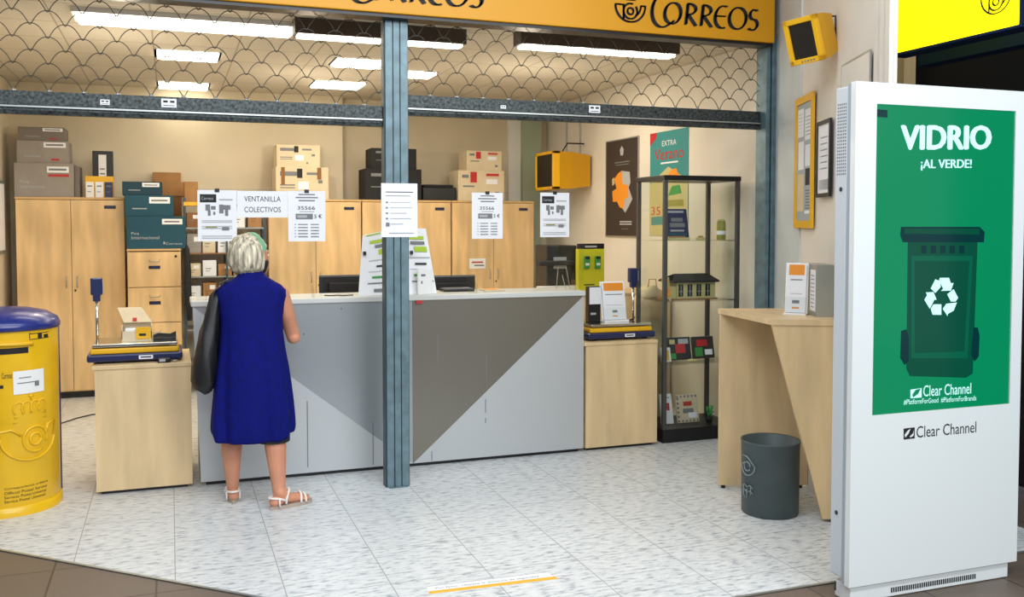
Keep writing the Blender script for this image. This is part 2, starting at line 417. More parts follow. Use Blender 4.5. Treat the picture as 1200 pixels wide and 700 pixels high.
def d_number(R, TX):
    for v, w in ((.93,.22),(.87,.3),(.81,.22)): R('ink_grey',.5-w,v-.012,.5+w,v+.012)
    TX('ink','35566',.25,.63,.72,.70); R('ink_grey',.2,.44,.66,.55); R('ink_pale',.24,.47,.5,.52); TX('ink','5 €',.70,.46,.9,.54)
    R('ink_pale',.3,.585,.7,.60)
    for k in range(5): R('ink_grey',.17,.33-k*.06,.20,.345-k*.06); R('ink_grey',.26,.33-k*.06,.52,.345-k*.06); R('ink_grey',.60,.33-k*.06,.82,.345-k*.06)
def d_list(R, TX):
    R('ink',.12,.83,.88,.845); R('ink_grey',.12,.76,.8,.772)
    for k in range(5): R('ink_grey',.12,.63-k*.10,.18,.66-k*.10); R('ink_pale',.24,.64-k*.10,(.8,.86,.7,.82,.6)[k],.652-k*.10)
    R('ink_grey',.12,.20,.22,.27); R('ink_grey',.2,.07,.9,.08)
sheet('notice_sheet','white printed list taped to the front of the steel post','notice',447,489,215,278,5.598,d_list,clip=False)

# ------------------------------------------------------------------ rolling shutters
def shutter(x0, x1, zb, zt, label, ph, stick):
    t = thing('rolling_shutter', label, 'rolling shutter', ((x0+x1)/2, YF, zb), 0, 'rolling shutters of the shop front')
    b = MB('steel_dark'); h = .125
    prof = [(-.02,0),(.02,0),(.02,h),(-.016,h),(-.016,.052),(-.024,.048),(-.024,.036),(-.016,.032),(-.016,.022),(-.026,.018)]
    b.prism([Vector((x0,YF+y,zb+z)) for y, z in prof], (x1-x0,0,0)); fixn(b.build('bottom_bar', t))
    b = MB('steel_light'); b.box((x0,YF-.0255,zb+.037),(x1,YF-.0245,zb+.046)); b.build('edge_strip', t)
    g = MB('wire'); per = .172; row = .0705; A = .088; k = 0; z = zb+h-.004
    while z < zt-.01:
        off = ph+(per/2 if k % 2 else 0); n = int((x1-x0)/per*28); P = []
        for i in range(n+1):
            x = x0+(x1-x0)*i/n; u = (x-x0-off)/per
            u = abs(u-round(u))*2; hh = A*(1-u**2.3) if u < .93 else A*(1-.93**2.3)*(1-(u-.93)/.07*.35)
            P.append((x, YF+(.002 if k % 2 else -.002), min(z+hh, zt)))
        g.tube(P, .0027, 5, caps=False)
        if k == 0:
            x = x0+off-per/2
            while x < x0: x += per
            while x < x1: clips = MB('steel_light'); clips.lathe([(.013,0),(.013,.008),(.006,.016)], 8, (x,YF,z+.002)); clips.build('grille_clip', t); x += per
        z += row; k += 1
    g.build('wire_grille', t)
    for sx, sw in stick:
        s_ = pY(sx,124,YF-.02); b = MB('paper'); b.box((s_.x-.04*sw,YF-.0185,zb+.066),(s_.x+.04*sw,YF-.0162,zb+.066+.048*min(1,sw)))
        b.use('ink'); o = Vector((s_.x-.04*sw,YF-.0188,zb+.066))
        b.rect(o,ex,ez,.010*sw,.026*sw,.034*sw,.038*sw); b.rect(o,ex,ez,.046*sw,.026*sw,.070*sw,.038*sw); b.rect(o,ex,ez,.01*sw,.008*sw,.07*sw,.012*sw); b.build('sticker', t)
shutter(-1.40, pc.x-.08, 2.205, 2.85, 'half-raised rolling shutter with scalloped wire grille left of the steel post', .02, ((198,1),(123,.6)))
shutter(pc.x+.08, xj-.004, 2.28, 2.85, 'half-raised rolling shutter with scalloped wire grille right of the steel post', .06, ((697,1),(590,.45)))

# ------------------------------------------------------------------ counter
HCt = 1.145
x0 = pZ(236,573,0).x; x1 = pZ(688,532,0).x; xm = pY(484,540,YC).x
t = thing('service_counter', 'long grey service counter with faceted front panels and pale worktop', 'counter', ((x0+x1)/2, YC+.3, 0))
z0, z1 = .025, HCt-.035
TLx = x0-.035
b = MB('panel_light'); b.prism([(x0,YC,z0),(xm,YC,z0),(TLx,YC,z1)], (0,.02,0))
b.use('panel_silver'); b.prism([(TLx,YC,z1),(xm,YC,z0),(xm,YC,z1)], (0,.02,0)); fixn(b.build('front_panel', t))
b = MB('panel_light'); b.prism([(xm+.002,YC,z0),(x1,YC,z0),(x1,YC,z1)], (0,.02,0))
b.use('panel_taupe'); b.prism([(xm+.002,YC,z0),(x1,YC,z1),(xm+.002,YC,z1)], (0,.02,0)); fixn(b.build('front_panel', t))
b = MB('panel_light'); b.box((x0,YC+.02,z0),(x0+.02,YC+.62,z1)); b.build('end_panel', t)
b = MB('panel_light'); b.box((x1-.02,YC+.02,z0),(x1,YC+.45,z1)); b.build('end_panel', t)
b = MB('black'); b.box((x0+.03,YC+.025,0),(x1-.03,YC+.06,z0+.03)); b.build('plinth', t)
b = MB('worktop_grey'); b.box((TLx-.01,YC-.012,z1),(x1+.01,YC+.40,HCt), .006); b.build('worktop', t)
for px, ya, yb in ((513,392,428),(570,418,442),(570,446,455),(569,468,484),(569,490,496),(507,490,500),(506,529,540),(437,495,545),(360,470,548)):
    p = pY(px,ya,YC); q = pY(px,yb,YC); b = MB('ink_grey'); b.box((p.x-.003,YC-.001,q.z),(p.x+.003,YC,p.z)); b.build('panel_slot', t)
for px, py in ((515,374),(400,362),(356,392)):
    p = pY(px,py,YC); b = MB('ink_grey'); b.box((p.x-.005,YC-.001,p.z-.006),(p.x+.005,YC,p.z+.006)); b.build('screw', t)
b = MB('red'); p = pY(491,354,YC-.013); b.box((p.x-.02,YC-.016,p.z-.012),(p.x+.02,YC-.012,p.z+.010),.002); b.build('tape_patch', t)
HR = .775
def return_cab(xa, xb, label, fold):
    t = thing('side_cabinet', label, 'cabinet', ((xa+xb)/2, YC+.3, 0))
    b = MB('birch_pale'); b.box((xa+.006,YC,.022),(xb-.002,YC+.018,HR-.024)); b.build('front_panel', t)
    b = MB('birch_pale'); b.box((xa+.006,YC+.02,.022),(xa+.024,YC+.62,HR-.024)); b.build('side_panel', t); b = MB('birch_pale'); b.box((xb-.02,YC+.02,.022),(xb-.002,YC+.62,HR-.024)); b.build('side_panel', t)
    b = MB('birch_pale'); b.box((xa-.01,YC-.008,HR-.024),(xb,YC+.64,HR), .003); b.build('top', t)
    b = MB('black'); b.box((xa+.03,YC+.03,0),(xb-.03,YC+.52,.03)); b.build('plinth', t)
xa = pZ(112,582,0).x; xe = pZ(775,524,0).x
return_cab(xa, TLx-.012, 'pale wooden cabinet left of the grey counter carrying a parcel scale', 0)
return_cab(x1+.012, xe, 'pale wooden cabinet at the right end of the grey counter', 0)

# acrylic screens on the counter and the sheets clipped to them
YA = YC+.03
def screen(xa, xb, zt, label):
    a = pY(xa,300,YA).x; c = pY(xb,300,YA).x
    t = thing('acrylic_screen', label, 'screen', ((a+c)/2,YA,HCt), 0, 'acrylic screens on the counter')
    b = MB('acrylic'); b.box((a,YA,HCt),(c,YA+.004,zt)); b.build('sheet_panel', t)
    for xx in (a+.06, c-.06):
        f = MB('acrylic'); f.box((xx-.003,YA-.03,HCt),(xx+.003,YA,HCt+.06)); f.box((xx-.003,YA+.004,HCt),(xx+.003,YA+.08,HCt+.08)); f.build('foot', t)
screen(229,378,1.835,'clear acrylic screen on the left half of the counter, holding three sheets')
screen(548,684,1.835,'clear acrylic screen on the right half of the counter, holding two sheets')
Ysh = YA-.003
sheet('notice_sheet','white sheet with a grey map and dark header left of the VENTANILLA sign','notice',232,277,223,283,Ysh,d_map)
sheet('notice_sheet','landscape white sign reading VENTANILLA COLECTIVOS','notice',278,337,224,255,Ysh-.004,d_collective,clip=False)
sheet('notice_sheet','white printed price sheet right of the VENTANILLA sign','notice',338,381,224,283,Ysh,d_number)
sheet('notice_sheet','white printed price sheet hanging alone right of the steel post','notice',553,589,226,280,Ysh,d_number)
sheet('notice_sheet','white sheet with a map hanging below the yellow wall monitor','notice',633,667,226,278,Ysh,d_map)

# ------------------------------------------------------------------ back row cabinets
YK = 9.5
def tall_cabinet(xa, xb, label, hp):
    a = pY(xa,300,YK).x; c = pY(xb,300,YK).x-.004; H = 1.86; m = (a+c)/2
    t = thing('storage_cabinet', label, 'cabinet', (m,YK+.22,0), 0, 'tall storage cabinets along the back wall')
    b = MB('birch'); b.box((a,YK+.02,.06),(a+.018,YK+.44,H-.022)); b.box((c-.018,YK+.02,.06),(c,YK+.44,H-.022)); b.box((a,YK+.42,.06),(c,YK+.44,H-.022)); b.box((a,YK+.02,.06),(c,YK+.44,.08)); b.build('carcass', t)
    b = MB('birch_edge'); b.box((a-.004,YK-.004,H-.022),(c+.004,YK+.45,H), .003); b.build('top', t)
    b = MB('black'); b.box((a+.01,YK+.03,0),(c-.01,YK+.42,.06)); b.build('plinth', t)
    for k, (u, v) in enumerate(((a+.002,m-.002),(m+.002,c-.002))):
        d = MB('birch'); d.box((u,YK,.07),(v,YK+.018,H-.026), .002); D = d.build('door', t)
        hx = (m-.045) if k == 0 else (m+.045); z = 1.08
        h = MB('steel_light'); h.tube([(hx,YK,z+.05),(hx,YK-.018,z+.045),(hx,YK-.022,z),(hx,YK-.018,z-.045),(hx,YK,z-.05)], .005, 6); h.build('handle', D)
        if k == 1:
            l = MB('black'); l.box((m+.02,YK-.003,.99),(m+.034,YK,1.01)); l.build('lock', D)
            l = MB('black'); l.box((v-.17,YK-.003,H-.105),(v-.07,YK,H-.075)); l.use('navy'); l.box((v-.16,YK-.0045,H-.1),(v-.09,YK-.003,H-.08)); l.build('label_holder', D)
    return a, c
tall_cabinet(19,147,'tall two-door wooden cabinet at the far left with grey boxes on top',0)
c1 = tall_cabinet(315,424,'tall two-door wooden cabinet behind the woman with cream boxes on top',0)
c2 = tall_cabinet(425,529,'tall two-door wooden cabinet partly hidden by the steel post',0)
c3 = tall_cabinet(530,626,'tall two-door wooden cabinet at the right end of the back row',0)
# drawer cabinet
YD = 9.25
a = pY(149,300,YD).x; c = pY(212,300,YD).x; H = 1.385
t = thing('drawer_cabinet', 'wooden drawer cabinet under the teal boxes', 'cabinet', ((a+c)/2,YD+.25,0))
b = MB('birch'); b.box((a,YD+.02,.04),(a+.018,YD+.5,H-.02)); b.box((c-.018,YD+.02,.04),(c,YD+.5,H-.02)); b.box((a,YD+.48,.04),(c,YD+.5,H-.02)); b.build('carcass', t)
b = MB('birch_edge'); b.box((a-.004,YD-.004,H-.02),(c+.004,YD+.51,H),.003); b.build('top', t)
b = MB('black'); b.box((a+.01,YD+.03,0),(c-.01,YD+.45,.04)); b.build('plinth', t)
for k in range(4):
    zz = .05+k*.328; d = MB('birch'); d.box((a+.002,YD,zz),(c-.002,YD+.018,zz+.322),.002); D = d.build('drawer', t)
    m = (a+c)/2; h = MB('steel_light'); h.tube([(m-.045,YD,zz+.25),(m-.04,YD-.018,zz+.235),(m+.04,YD-.018,zz+.235),(m+.045,YD,zz+.25)], .004, 6); h.build('handle', D)
    l = MB('black'); l.box((m-.05,YD-.003,zz+.165),(m+.05,YD,zz+.195)); l.use('navy'); l.box((m-.03,YD-.0045,zz+.17),(m+.045,YD-.003,zz+.19)); l.build('label_holder', D)
    if k == 3: l = MB('black'); l.lathe([(.012,0),(.012,.006)],12,(0,0,0)); l.v = [Vector((c-.045+p.x,YD-p.z,zz+.28+p.y)) for p in l.v]; l.build('lock', D)
HD = H

# ------------------------------------------------------------------ boxes
def carton(xa, xb, ytop, Y, zb, dep, mt, label, deco=None, group=None, name='cardboard_box', cat='box', lid=None):
    a = pY(xa,ytop,Y); c = pY(xb,ytop,Y); zt = a.z*.5+c.z*.5
    b = MB(mt); b.box((a.x,Y,zb),(c.x,Y+dep,zt), .004)
    o = Vector((a.x,Y-.0008,zb)); W = c.x-a.x; H = zt-zb
    LAY[0] = 0
    def R(m, u0, v0, u1, v1): b.use(m); b.rect(o-ey*lay(), ex, ez, u0*W, v0*H, u1*W, v1*H)
    def TX(m, s, u0, v0, u1, v1): b.use(m); b.text(s, o-ey*lay()+ex*(u0*W)+ez*(v0*H), ex, ez, (u1-u0)*W, (v1-v0)*H)
    if deco: deco(R, TX)
    tag(b.build(name), label, cat, group); return zt
def d_grey(R, TX):
    TX('ink_pale','Paq',.10,.38,.24,.50); TX('ink_pale','Internacional',.10,.26,.50,.35); R('paper',.55,.72,.92,.90); R('red',.57,.60,.92,.67); R('ink_grey',.58,.78,.88,.84)
def d_grey2(R, TX):
    TX('ink_pale','Internacional',.15,.26,.45,.38); R('paper',.52,.70,.95,.93); R('ink_grey',.56,.78,.9,.86); R('red',.66,.12,.82,.2)
def d_teal(R, TX):
    TX('ink_pale','Paq',.08,.42,.20,.52); TX('ink_pale','Internacional',.08,.30,.55,.40); R('paper',.60,.76,.95,.93); R('ink_grey',.64,.82,.9,.87); TX('ink_pale','Correos',.66,.12,.94,.2); R('ink_pale',.62,.14,.645,.22)
def d_teal2(R, TX):
    R('paper',.5,.62,.93,.92); R('ink_grey',.54,.72,.88,.8); R('ink_pale',.15,.35,.45,.40)
HK = 1.86; Yb = YK+.02
z = carton(16,86,191,Yb,HK,.38,'box_grey','large grey postal carton, lowest of the stack on the far left cabinet',d_grey)
z = carton(19,80,165,Yb+.02,z,.34,'box_grey','medium grey postal carton in the middle of the stack on the far left cabinet',d_grey2)
carton(21,76,149,Yb+.03,z,.30,'box_grey_dark','small grey postal carton, topmost of the stack on the far left cabinet',d_grey2)
carton(87,93,195,Yb+.05,HK,.3,'box_grey_dark','narrow grey carton squeezed beside the grey stack',None)
# leaflet holder and black panel on the left cabinet
t = thing('leaflet_stand', 'yellow and white leaflet stand on the far left cabinet', 'leaflet stand', (pY(116,230,Yb).x,Yb+.05,HK))
a = pY(99,206,Yb); c = pY(133,232,Yb)
b = MB('yellow'); b.box((a.x,Yb+.06,HK),(c.x,Yb+.07,a.z)); b.build('back_board', t)
w = (c.x-a.x)/3
for k, mm in enumerate(('paper','paper','navy')):
    b = MB(mm); b.box((a.x+k*w+.006,Yb+.035,HK),(a.x+(k+1)*w-.006,Yb+.058,HK+.145),.002)
    b.use('ink_grey'); b.rect((a.x+k*w,Yb+.034,HK),ex,ez,.02,.1,w-.02,.112); b.rect((a.x+k*w,Yb+.034,HK),ex,ez,.02,.05,w-.03,.056); b.build('leaflet', t)
def d_blk(R, TX): R('paper',.3,.28,.68,.92); R('ink_grey',.36,.5,.6,.53); R('ink_grey',.36,.6,.6,.63)
carton(108,132,177,Yb+.14,HK,.12,'black','black upright file box with a white label behind the yellow leaflet stand',d_blk,name='file_box')
# teal boxes
z = carton(148,217,254,YD+.0,HD,.4,'box_teal','large dark teal carton, lowest of the stack on the drawer cabinet',d_teal)
z = carton(146,203,229,YD+.02,z,.34,'box_teal','medium dark teal carton in the middle of the stack on the drawer cabinet',d_teal2)
carton(143,190,213,YD+.04,z,.3,'box_teal_dark','small dark teal carton, topmost of the stack on the drawer cabinet',d_teal2)
# cream boxes
def d_cream(R, TX): R('ink_grey',.08,.72,.4,.86); R('ink',.40,.66,.5,.95); R('ink_grey',.58,.76,.8,.84); R('paper',.42,.3,.62,.55); R('ink_grey',.08,.42,.36,.46); R('ink_grey',.08,.34,.36,.37); R('ink_grey',.68,.15,.72,.24); R('ink_grey',.8,.5,.88,.6)
def d_cream2(R, TX): d_cream(R, TX); R('cardboard_dark',.10,.45,.17,.99); R('cardboard_dark',.78,.62,.86,.99)
z = carton(323,385,196,Yb,HK,.36,'box_cream','wide cream printed carton, lower of two above the VENTANILLA sign',d_cream2)
carton(324,375,170,Yb+.02,z,.3,'box_cream','smaller cream printed carton, upper of two above the VENTANILLA sign',d_cream)
def d_cr(R, TX): R('red',.26,.6,.4,.95); R('ink_grey',.08,.75,.22,.85); R('paper',.6,.55,.85,.72); R('red',.6,.82,.88,.9); R('ink_grey',.1,.45,.35,.5); R('ink_grey',.8,.2,.88,.3)
z = carton(537,591,200,Yb,HK,.36,'box_cream','wide cream carton with red print, lower of two on the right back cabinet',d_cr)
carton(547,588,177,Yb+.02,z,.3,'box_cream','smaller cream carton with red print, upper of two on the right back cabinet',d_cr)
def d_b(R, TX): R('ink_grey',.1,.75,.35,.85); R('red',.55,.55,.7,.8); R('ink_grey',.1,.4,.3,.43)
z = carton(428,494,198,Yb,HK,.36,'black_soft','wide black printed carton, lower of two behind the steel post',d_b)
carton(435,488,174,Yb+.02,z,.3,'black_soft','smaller black printed carton, upper of two behind the steel post',d_b)
# low black printer on cabinet 2/3
t = thing('label_printer', 'low black printer on the back cabinets right of the steel post', 'printer', (pY(513,230,Yb).x,Yb+.15,HK))
a = pY(496,216,Yb); c = pY(535,232,Yb)
b = MB('black'); b.box((a.x,Yb+.02,HK),(c.x,Yb+.3,a.z-.03),.01); b.build('body', t)
b = MB('black_soft'); b.box((a.x+.02,Yb+.05,a.z-.03),(c.x-.02,Yb+.28,a.z),.008); b.build('lid', t)
# small pink notice on cabinet door
def d_pk(R, TX): R('red',.15,.55,.85,.7); R('ink_grey',.3,.25,.9,.38)
sheet('notice_card','small white and red card stuck on the right back cabinet','notice',550,569,303,315,YK-.003,d_pk,clip=False)

# ------------------------------------------------------------------ parcel rack behind the woman
YR = 9.3
ra = pY(216,300,YR).x; rc = pY(312,300,YR).x
t = thing('parcel_rack', 'metal shelving rack full of parcels behind the woman', 'shelving rack', ((ra+rc)/2,YR+.2,0))
for xx in (ra,(ra+rc)/2,rc-.02):
    for yy in (YR,YR+.38):
        b = MB('steel_blue_dark'); b.box((xx,yy,0),(xx+.02,yy+.02,1.86)); b.build('upright', t)
lv = [.30,.62,.90,1.12,1.34,1.58,1.80]
for i, zz in enumerate(lv):
    b = MB('steel_light' if i % 2 else 'cardboard_dark'); b.box((ra+.001,YR+.001,zz-.012),(rc-.001,YR+.399,zz)); b.build('shelf', t)
b = MB('yellow'); b.box((ra,YR-.004,1.785),(ra+.4,YR-.001,1.82)); b.build('edge_label_strip', t)
rn = ['lowest','second','third','fourth','fifth','sixth']; pos = ['left end','left half','middle','right half','right end']
cols = ['cardboard','box_cream','paper','cardboard','box_grey','box_cream','paper','cardboard_dark']
cn = {'cardboard':'brown','box_cream':'cream','paper':'white','box_grey':'grey','cardboard_dark':'dark brown'}
random.seed(3)
for i in range(2,6):
    sp = lv[i+1]-lv[i]-.02; x = ra+.025
    for k in range(5):
        w = (rc-ra-.05)/5; mm = cols[(i*3+k*5) % 8]; hh = sp*random.uniform(.55,.93); ww = w*random.uniform(.75,.93)
        if abs(x+ww/2-(ra+rc)/2) < 0: pass
        b = MB(mm); b.box((x,YR+.03,lv[i]),(x+ww,YR+.03+random.uniform(.2,.3),lv[i]+hh),.003)
        b.use('cardboard_dark' if mm == 'cardboard' else 'ink_grey'); b.rect((x,YR+.029,lv[i]),ex,ez,ww*.2,hh*.45,ww*.6,hh*.5); b.rect((x,YR+.029,lv[i]),ex,ez,ww*.2,hh*.3,ww*.5,hh*.34)
        if mm != 'paper': b.use('paper'); b.rect((x,YR+.0292,lv[i]),ex,ez,ww*.5,hh*.6,ww*.9,hh*.85)
        tag(b.build('parcel'), '%s parcel at the %s of the rack\'s %s shelf' % (cn[mm], pos[k], rn[i]), 'parcel', 'parcels on the rack behind the woman')
        x += w
# brown cartons stacked on top of the rack
z = carton(200,212,235,YD+.52,1.0,.2,'cardboard_dark','x') if False else None
zt = 1.80
z = carton(216,232,213,YR+.06,zt,.3,'cardboard','brown carton on the left end of the parcel rack top',None)
# narrow shelf column right behind teal stack
t = thing('carton_stand', 'slim metal stand behind the teal boxes carrying brown cartons', 'stand', (pY(196,250,YD+.6).x,YD+.68,0))
a = pY(180,300,YD+.56).x; c = pY(212,300,YD+.56).x
b = MB('steel_blue_dark'); [b.box((xx,yy,0),(xx+.02,yy+.02,1.66)) for xx in (a,c-.02) for yy in (YD+.55,YD+.78)]; b.build('frame', t)
b = MB('steel_light'); b.box((a,YD+.55,1.661),(c,YD+.8,1.675)); b.build('shelf', t)
z = carton(180,213,230,YD+.57,1.675,.2,'cardboard_dark','dark brown carton, lowest of the stack behind the teal boxes',None)
z = carton(181,216,213,YD+.56,z,.2,'cardboard','brown carton in the middle of the stack behind the teal boxes',None)
carton(179,212,202,YD+.57,z,.2,'cardboard','flat brown carton, topmost of the stack behind the teal boxes',None)
# dark coat hanging at side of drawer cabinet
b = MB('black_soft'); xx = pY(219,300,9.2).x
b.loft([[Vector((xx+.03*math.cos(q)*s+dx, 9.16+.03*math.sin(q)*s, zz)) for q in [j*PI/6 for j in range(12)]] for zz, s, dx in ((1.42,.3,0),(1.38,.8,0),(1.2,1,.005),(1.0,1.2,.0),(.85,1.0,.01),(.72,.7,.015))]); 
t_ = tag(b.build('hanging_coat'), 'black cloth hanging from the side of the drawer cabinet', 'coat')

# ------------------------------------------------------------------ inner desk, monitors
t = thing('desk', 'staff desk hidden behind the grey counter', 'desk', ((x0+x1)/2,6.8,0))
b = MB('birch_pale'); b.box((x0+.1,YC+.45,.70),(x1-.1,YC+1.2,.73),.003); b.build('top', t)
for xx in (x0+.12,x1-.16):
    for yy in (YC+.48,YC+1.12):
        b = MB('steel_light'); b.box((xx,yy,0),(xx+.04,yy+.04,.70)); b.build('leg', t)
def monitor(xa, xb, ytop, label, Y=6.75):
    a = pY(xa,ytop,Y); c = pY(xb,ytop,Y); m = (a.x+c.x)/2; zt = a.z*.5+c.z*.5
    t = thing('computer_monitor', label, 'monitor', (m,Y,.73), 0, 'monitors behind the counter')
    b = MB('black'); b.box((a.x,Y,zt-.34),(c.x,Y+.02,zt),.006); b.box((a.x+.06,Y-.025,zt-.3),(c.x-.06,Y+.001,zt-.05),.01); b.build('screen_housing', t)
    b = MB('ink_grey'); b.box((a.x,Y-.002,zt-.012),(c.x,Y+.001,zt-.004)); b.build('trim', t)
    b = MB('steel_dark'); b.box((m-.03,Y-.02,.745),(m+.03,Y+.0,zt-.15),.004); b.build('stem', t)
    b = MB('black'); b.box((m-.12,Y-.09,.73),(m+.12,Y+.09,.745),.004); b.build('foot', t)
monitor(374,470,322,'black computer monitor seen from behind, left of the steel post')
monitor(484,557,323,'black computer monitor seen from behind, right of the steel post')

# tent display on counter
bx = pY(466,348,YC+.2)
t = thing('tariff_display', 'tall white folded card display with green print behind the steel post', 'display', (bx.x,YC+.25,HCt))
def panel4(q, Y0, Y1, name):
    P = [pY(*q[0],Y1), pY(*q[1],Y1), pY(*q[2],Y0), pY(*q[3],Y0)]   # top-left, top-right, bottom-right, bottom-left
    b = MB('paper'); P[2].z = HCt; P[3].z = HCt
    b.prism(P, (0,.004,0)); u = (P[1]-P[0]); v = P[3]-P[0]; ub = P[2]-P[3]
    def Q(m, a0, c0, a1, c1):
        def W(a, c): return P[0]+v*c+(u*(1-c)+ub*c)*a+Vector((0,-.010,0))
        b.use(m); b.poly([W(a0,c1),W(a1,c1),W(a1,c0),W(a0,c0)])
    Q('lime',.2,.12,.85,.17); Q('ink_grey',.35,.20,.85,.25); Q('lime',.45,.28,.9,.36); Q('ink_pale',.2,.44,.95,.455); Q('ink',.4,.53,.8,.56)
    Q('ink_pale',.2,.62,.95,.63); Q('green',.3,.70,.62,.735); Q('ink_grey',.2,.80,.95,.82); Q('ink_grey',.35,.90,.8,.95); Q('lime',.1,.01,.5,.03)
    return b.build(name, t)
panel4(((425,276),(466,267),(470,349),(420,349)), YC+.10, YC+.22, 'printed_panel')
panel4(((466,267),(499,268),(512,347),(478,349)), YC+.12, YC+.22, 'printed_panel')
b = MB('black')
for px, py in ((427,297),(482,296)):
    p = pY(px,py,YC+.17); b.box((p.x-.008,YC+.15,p.z-.012),(p.x+.008,YC+.18,p.z+.012))
b.build('clip', t)
b = MB('white_plastic'); a = pY(490,315,YC+.06); c = pY(507,345,YC+.06); b.box((a.x,YC+.06,HCt),(c.x,YC+.09,a.z),.003)
b.use('ink_grey'); b.rect((a.x,YC+.0595,HCt),ex,ez,.02,.12,.05,.135); b.rect((a.x,YC+.0595,HCt),ex,ez,.02,.07,.03,.09)
tag(b.build('dispenser_box'), 'small upright white box right of the steel post on the counter', 'box')
# spectacles/cable + papers on counter
b = MB('black'); p = pZ(400,351,HCt); b.tube([(p.x-.06,YC+.12,HCt+.006),(p.x-.03,YC+.08,HCt+.006),(p.x+.02,YC+.1,HCt+.006),(p.x+.05,YC+.06,HCt+.006),(p.x+.12,YC+.09,HCt+.006)], .004, 6)
tag(b.build('cord'), 'black cord lying on the counter left of the steel post', 'cord')
b = MB('orange'); b.use('box_cream'); px = pY(577,345,YC+.2); b.box((px.x-.07,YC+.14,HCt),(px.x+.07,YC+.3,HCt+.012),.003); b.use('orange'); b.box((px.x-.05,YC+.16,HCt+.0122),(px.x+.04,YC+.28,HCt+.014))
tag(b.build('leaflet_pile'), 'thin pile of cream leaflets flat on the counter under the price sheet', 'leaflets')
b = MB('black'); px = pY(536,345,YC+.25); b.box((px.x-.11,YC+.2,HCt),(px.x+.11,YC+.34,HCt+.02),.005); b.use('ink_grey')
for i in range(10):
    for j in range(3): b.box((px.x-.1+i*.02,YC+.215+j*.035,HCt+.02),(px.x-.084+i*.02,YC+.24+j*.035,HCt+.024))
tag(b.build('keyboard'), 'small black keyboard on the counter right of the steel post', 'keyboard')

# ------------------------------------------------------------------ platform scales
def scale(cx, cy, rz, side, label, head_z):
    t = thing('parcel_scale', label, 'scale', (cx,cy,HR), rz)
    b = MB('navy'); b.T = ROOTM[t.name]
    b.box((-.27,-.19,.012),(.27,.19,.058),.012); b.build('base', t)
    for sx in (-.2,.2):
        for sy in (-.14,.14):
            f = MB('black'); f.T = ROOTM[t.name]; f.lathe([(.02,0),(.02,.014)],12,(sx,sy,0)); f.build('foot', t)
    b = MB('yellow'); b.T = ROOTM[t.name]; b.box((-.25,-.175,.058),(.25,.175,.092),.008); b.build('upper_shell', t)
    b = MB('chrome'); b.T = ROOTM[t.name]; b.box((-.24,-.18,.100),(.24,.18,.118),.004); b.box((-.1,-.1,.092),(.1,.1,.1)); b.build('weighing_plate', t)
    b = MB('paper'); b.T = ROOTM[t.name]; b.box((.02,-.1915,.022),(.10,-.19,.045)); b.use('navy'); b.box((.03,-.192,.03),(.09,-.1915,.038)); b.build('maker_plate', t)
    b = MB('chrome'); b.T = ROOTM[t.name]; xp = side*.235; b.box((xp-.03,.19,.03),(xp+.03,.22,.06)); b.tube([(xp,.205,.03),(xp,.205,head_z-.1)], .011, 10); b.build('pole', t)
    b = MB('navy'); b.T = ROOTM[t.name]; b.box((xp-.035,.185,head_z-.11),(xp+.035,.235,head_z),.008)
    b.box((xp-.022,.19,head_z-.15),(xp+.022,.225,head_z-.1),.004); H = b.build('display_head', t)
    b = MB('ink_pale'); b.T = ROOTM[t.name]; b.box((xp+.036,.19,head_z-.1),(xp+.040,.23,head_z-.02),.001); b.build('display_window', H)
    return t
sc = pY(160,420,YC+.27)
scale(sc.x, YC+.25, 0, -1, 'yellow and navy parcel scale with display pole on the left cabinet', .50)
sr = pY(724,400,YC+.30)
scale(x1+.33, YC+.24, 0, 1.22, 'yellow and navy parcel scale with display pole at the right end of the counter', .50)
PL = HR+.118
# leaflet tray on left scale
t = thing('leaflet_box', 'open cream box of yellow cards with a red mark on the left scale', 'leaflet box', (sc.x+.02,YC+.28,PL))
bx0 = pY(143,390,YC+.26).x; bx1 = pY(178,390,YC+.26).x
b = MB('box_cream'); b.box((bx0,YC+.2,PL),(bx1,YC+.36,PL+.012)); b.box((bx0,YC+.2,PL+.012),(bx1,YC+.206,PL+.06)); b.box((bx0,YC+.2,PL+.012),(bx0+.004,YC+.36,PL+.09)); b.box((bx1-.004,YC+.2,PL+.012),(bx1,YC+.36,PL+.09)); b.box((bx0,YC+.355,PL+.012),(bx1,YC+.36,PL+.12)); b.build('tray', t)
b = MB('box_cream'); b.prism([(bx0-.03,YC+.40,PL+.19),(bx0+.11,YC+.40,PL+.19),(bx1-.0,YC+.30,PL+.105),(bx0+.01,YC+.30,PL+.105)], (0,.004,.002)); b.use('red'); b.prism([(bx0+.06,YC+.32,PL+.130),(bx0+.085,YC+.32,PL+.130),(bx0+.085,YC+.302,PL+.112),(bx0+.06,YC+.302,PL+.112)], (0,-.003,.003)); b.build('lid', t)
b = MB('yellow'); b.box((bx0+.08,YC+.195,PL+.01),(bx1-.005,YC+.199,PL+.085),.001); b.use('ink'); b.rect((bx0+.09,YC+.194,PL),ex,ez,.01,.03,.05,.045); b.build('yellow_card', t)
b = MB('paper'); b.box((bx0+.02,YC+.21,PL+.012),(bx1-.03,YC+.34,PL+.07)); b.build('leaflet_stack', t)
t = thing('hand_stapler', 'black stapler on the right side of the left scale', 'stapler', (sc.x+.2,YC+.22,PL))
b = MB('black'); b.box((sc.x+.10,YC+.2,PL),(sc.x+.235,YC+.235,PL+.012),.003); b.build('base', t)
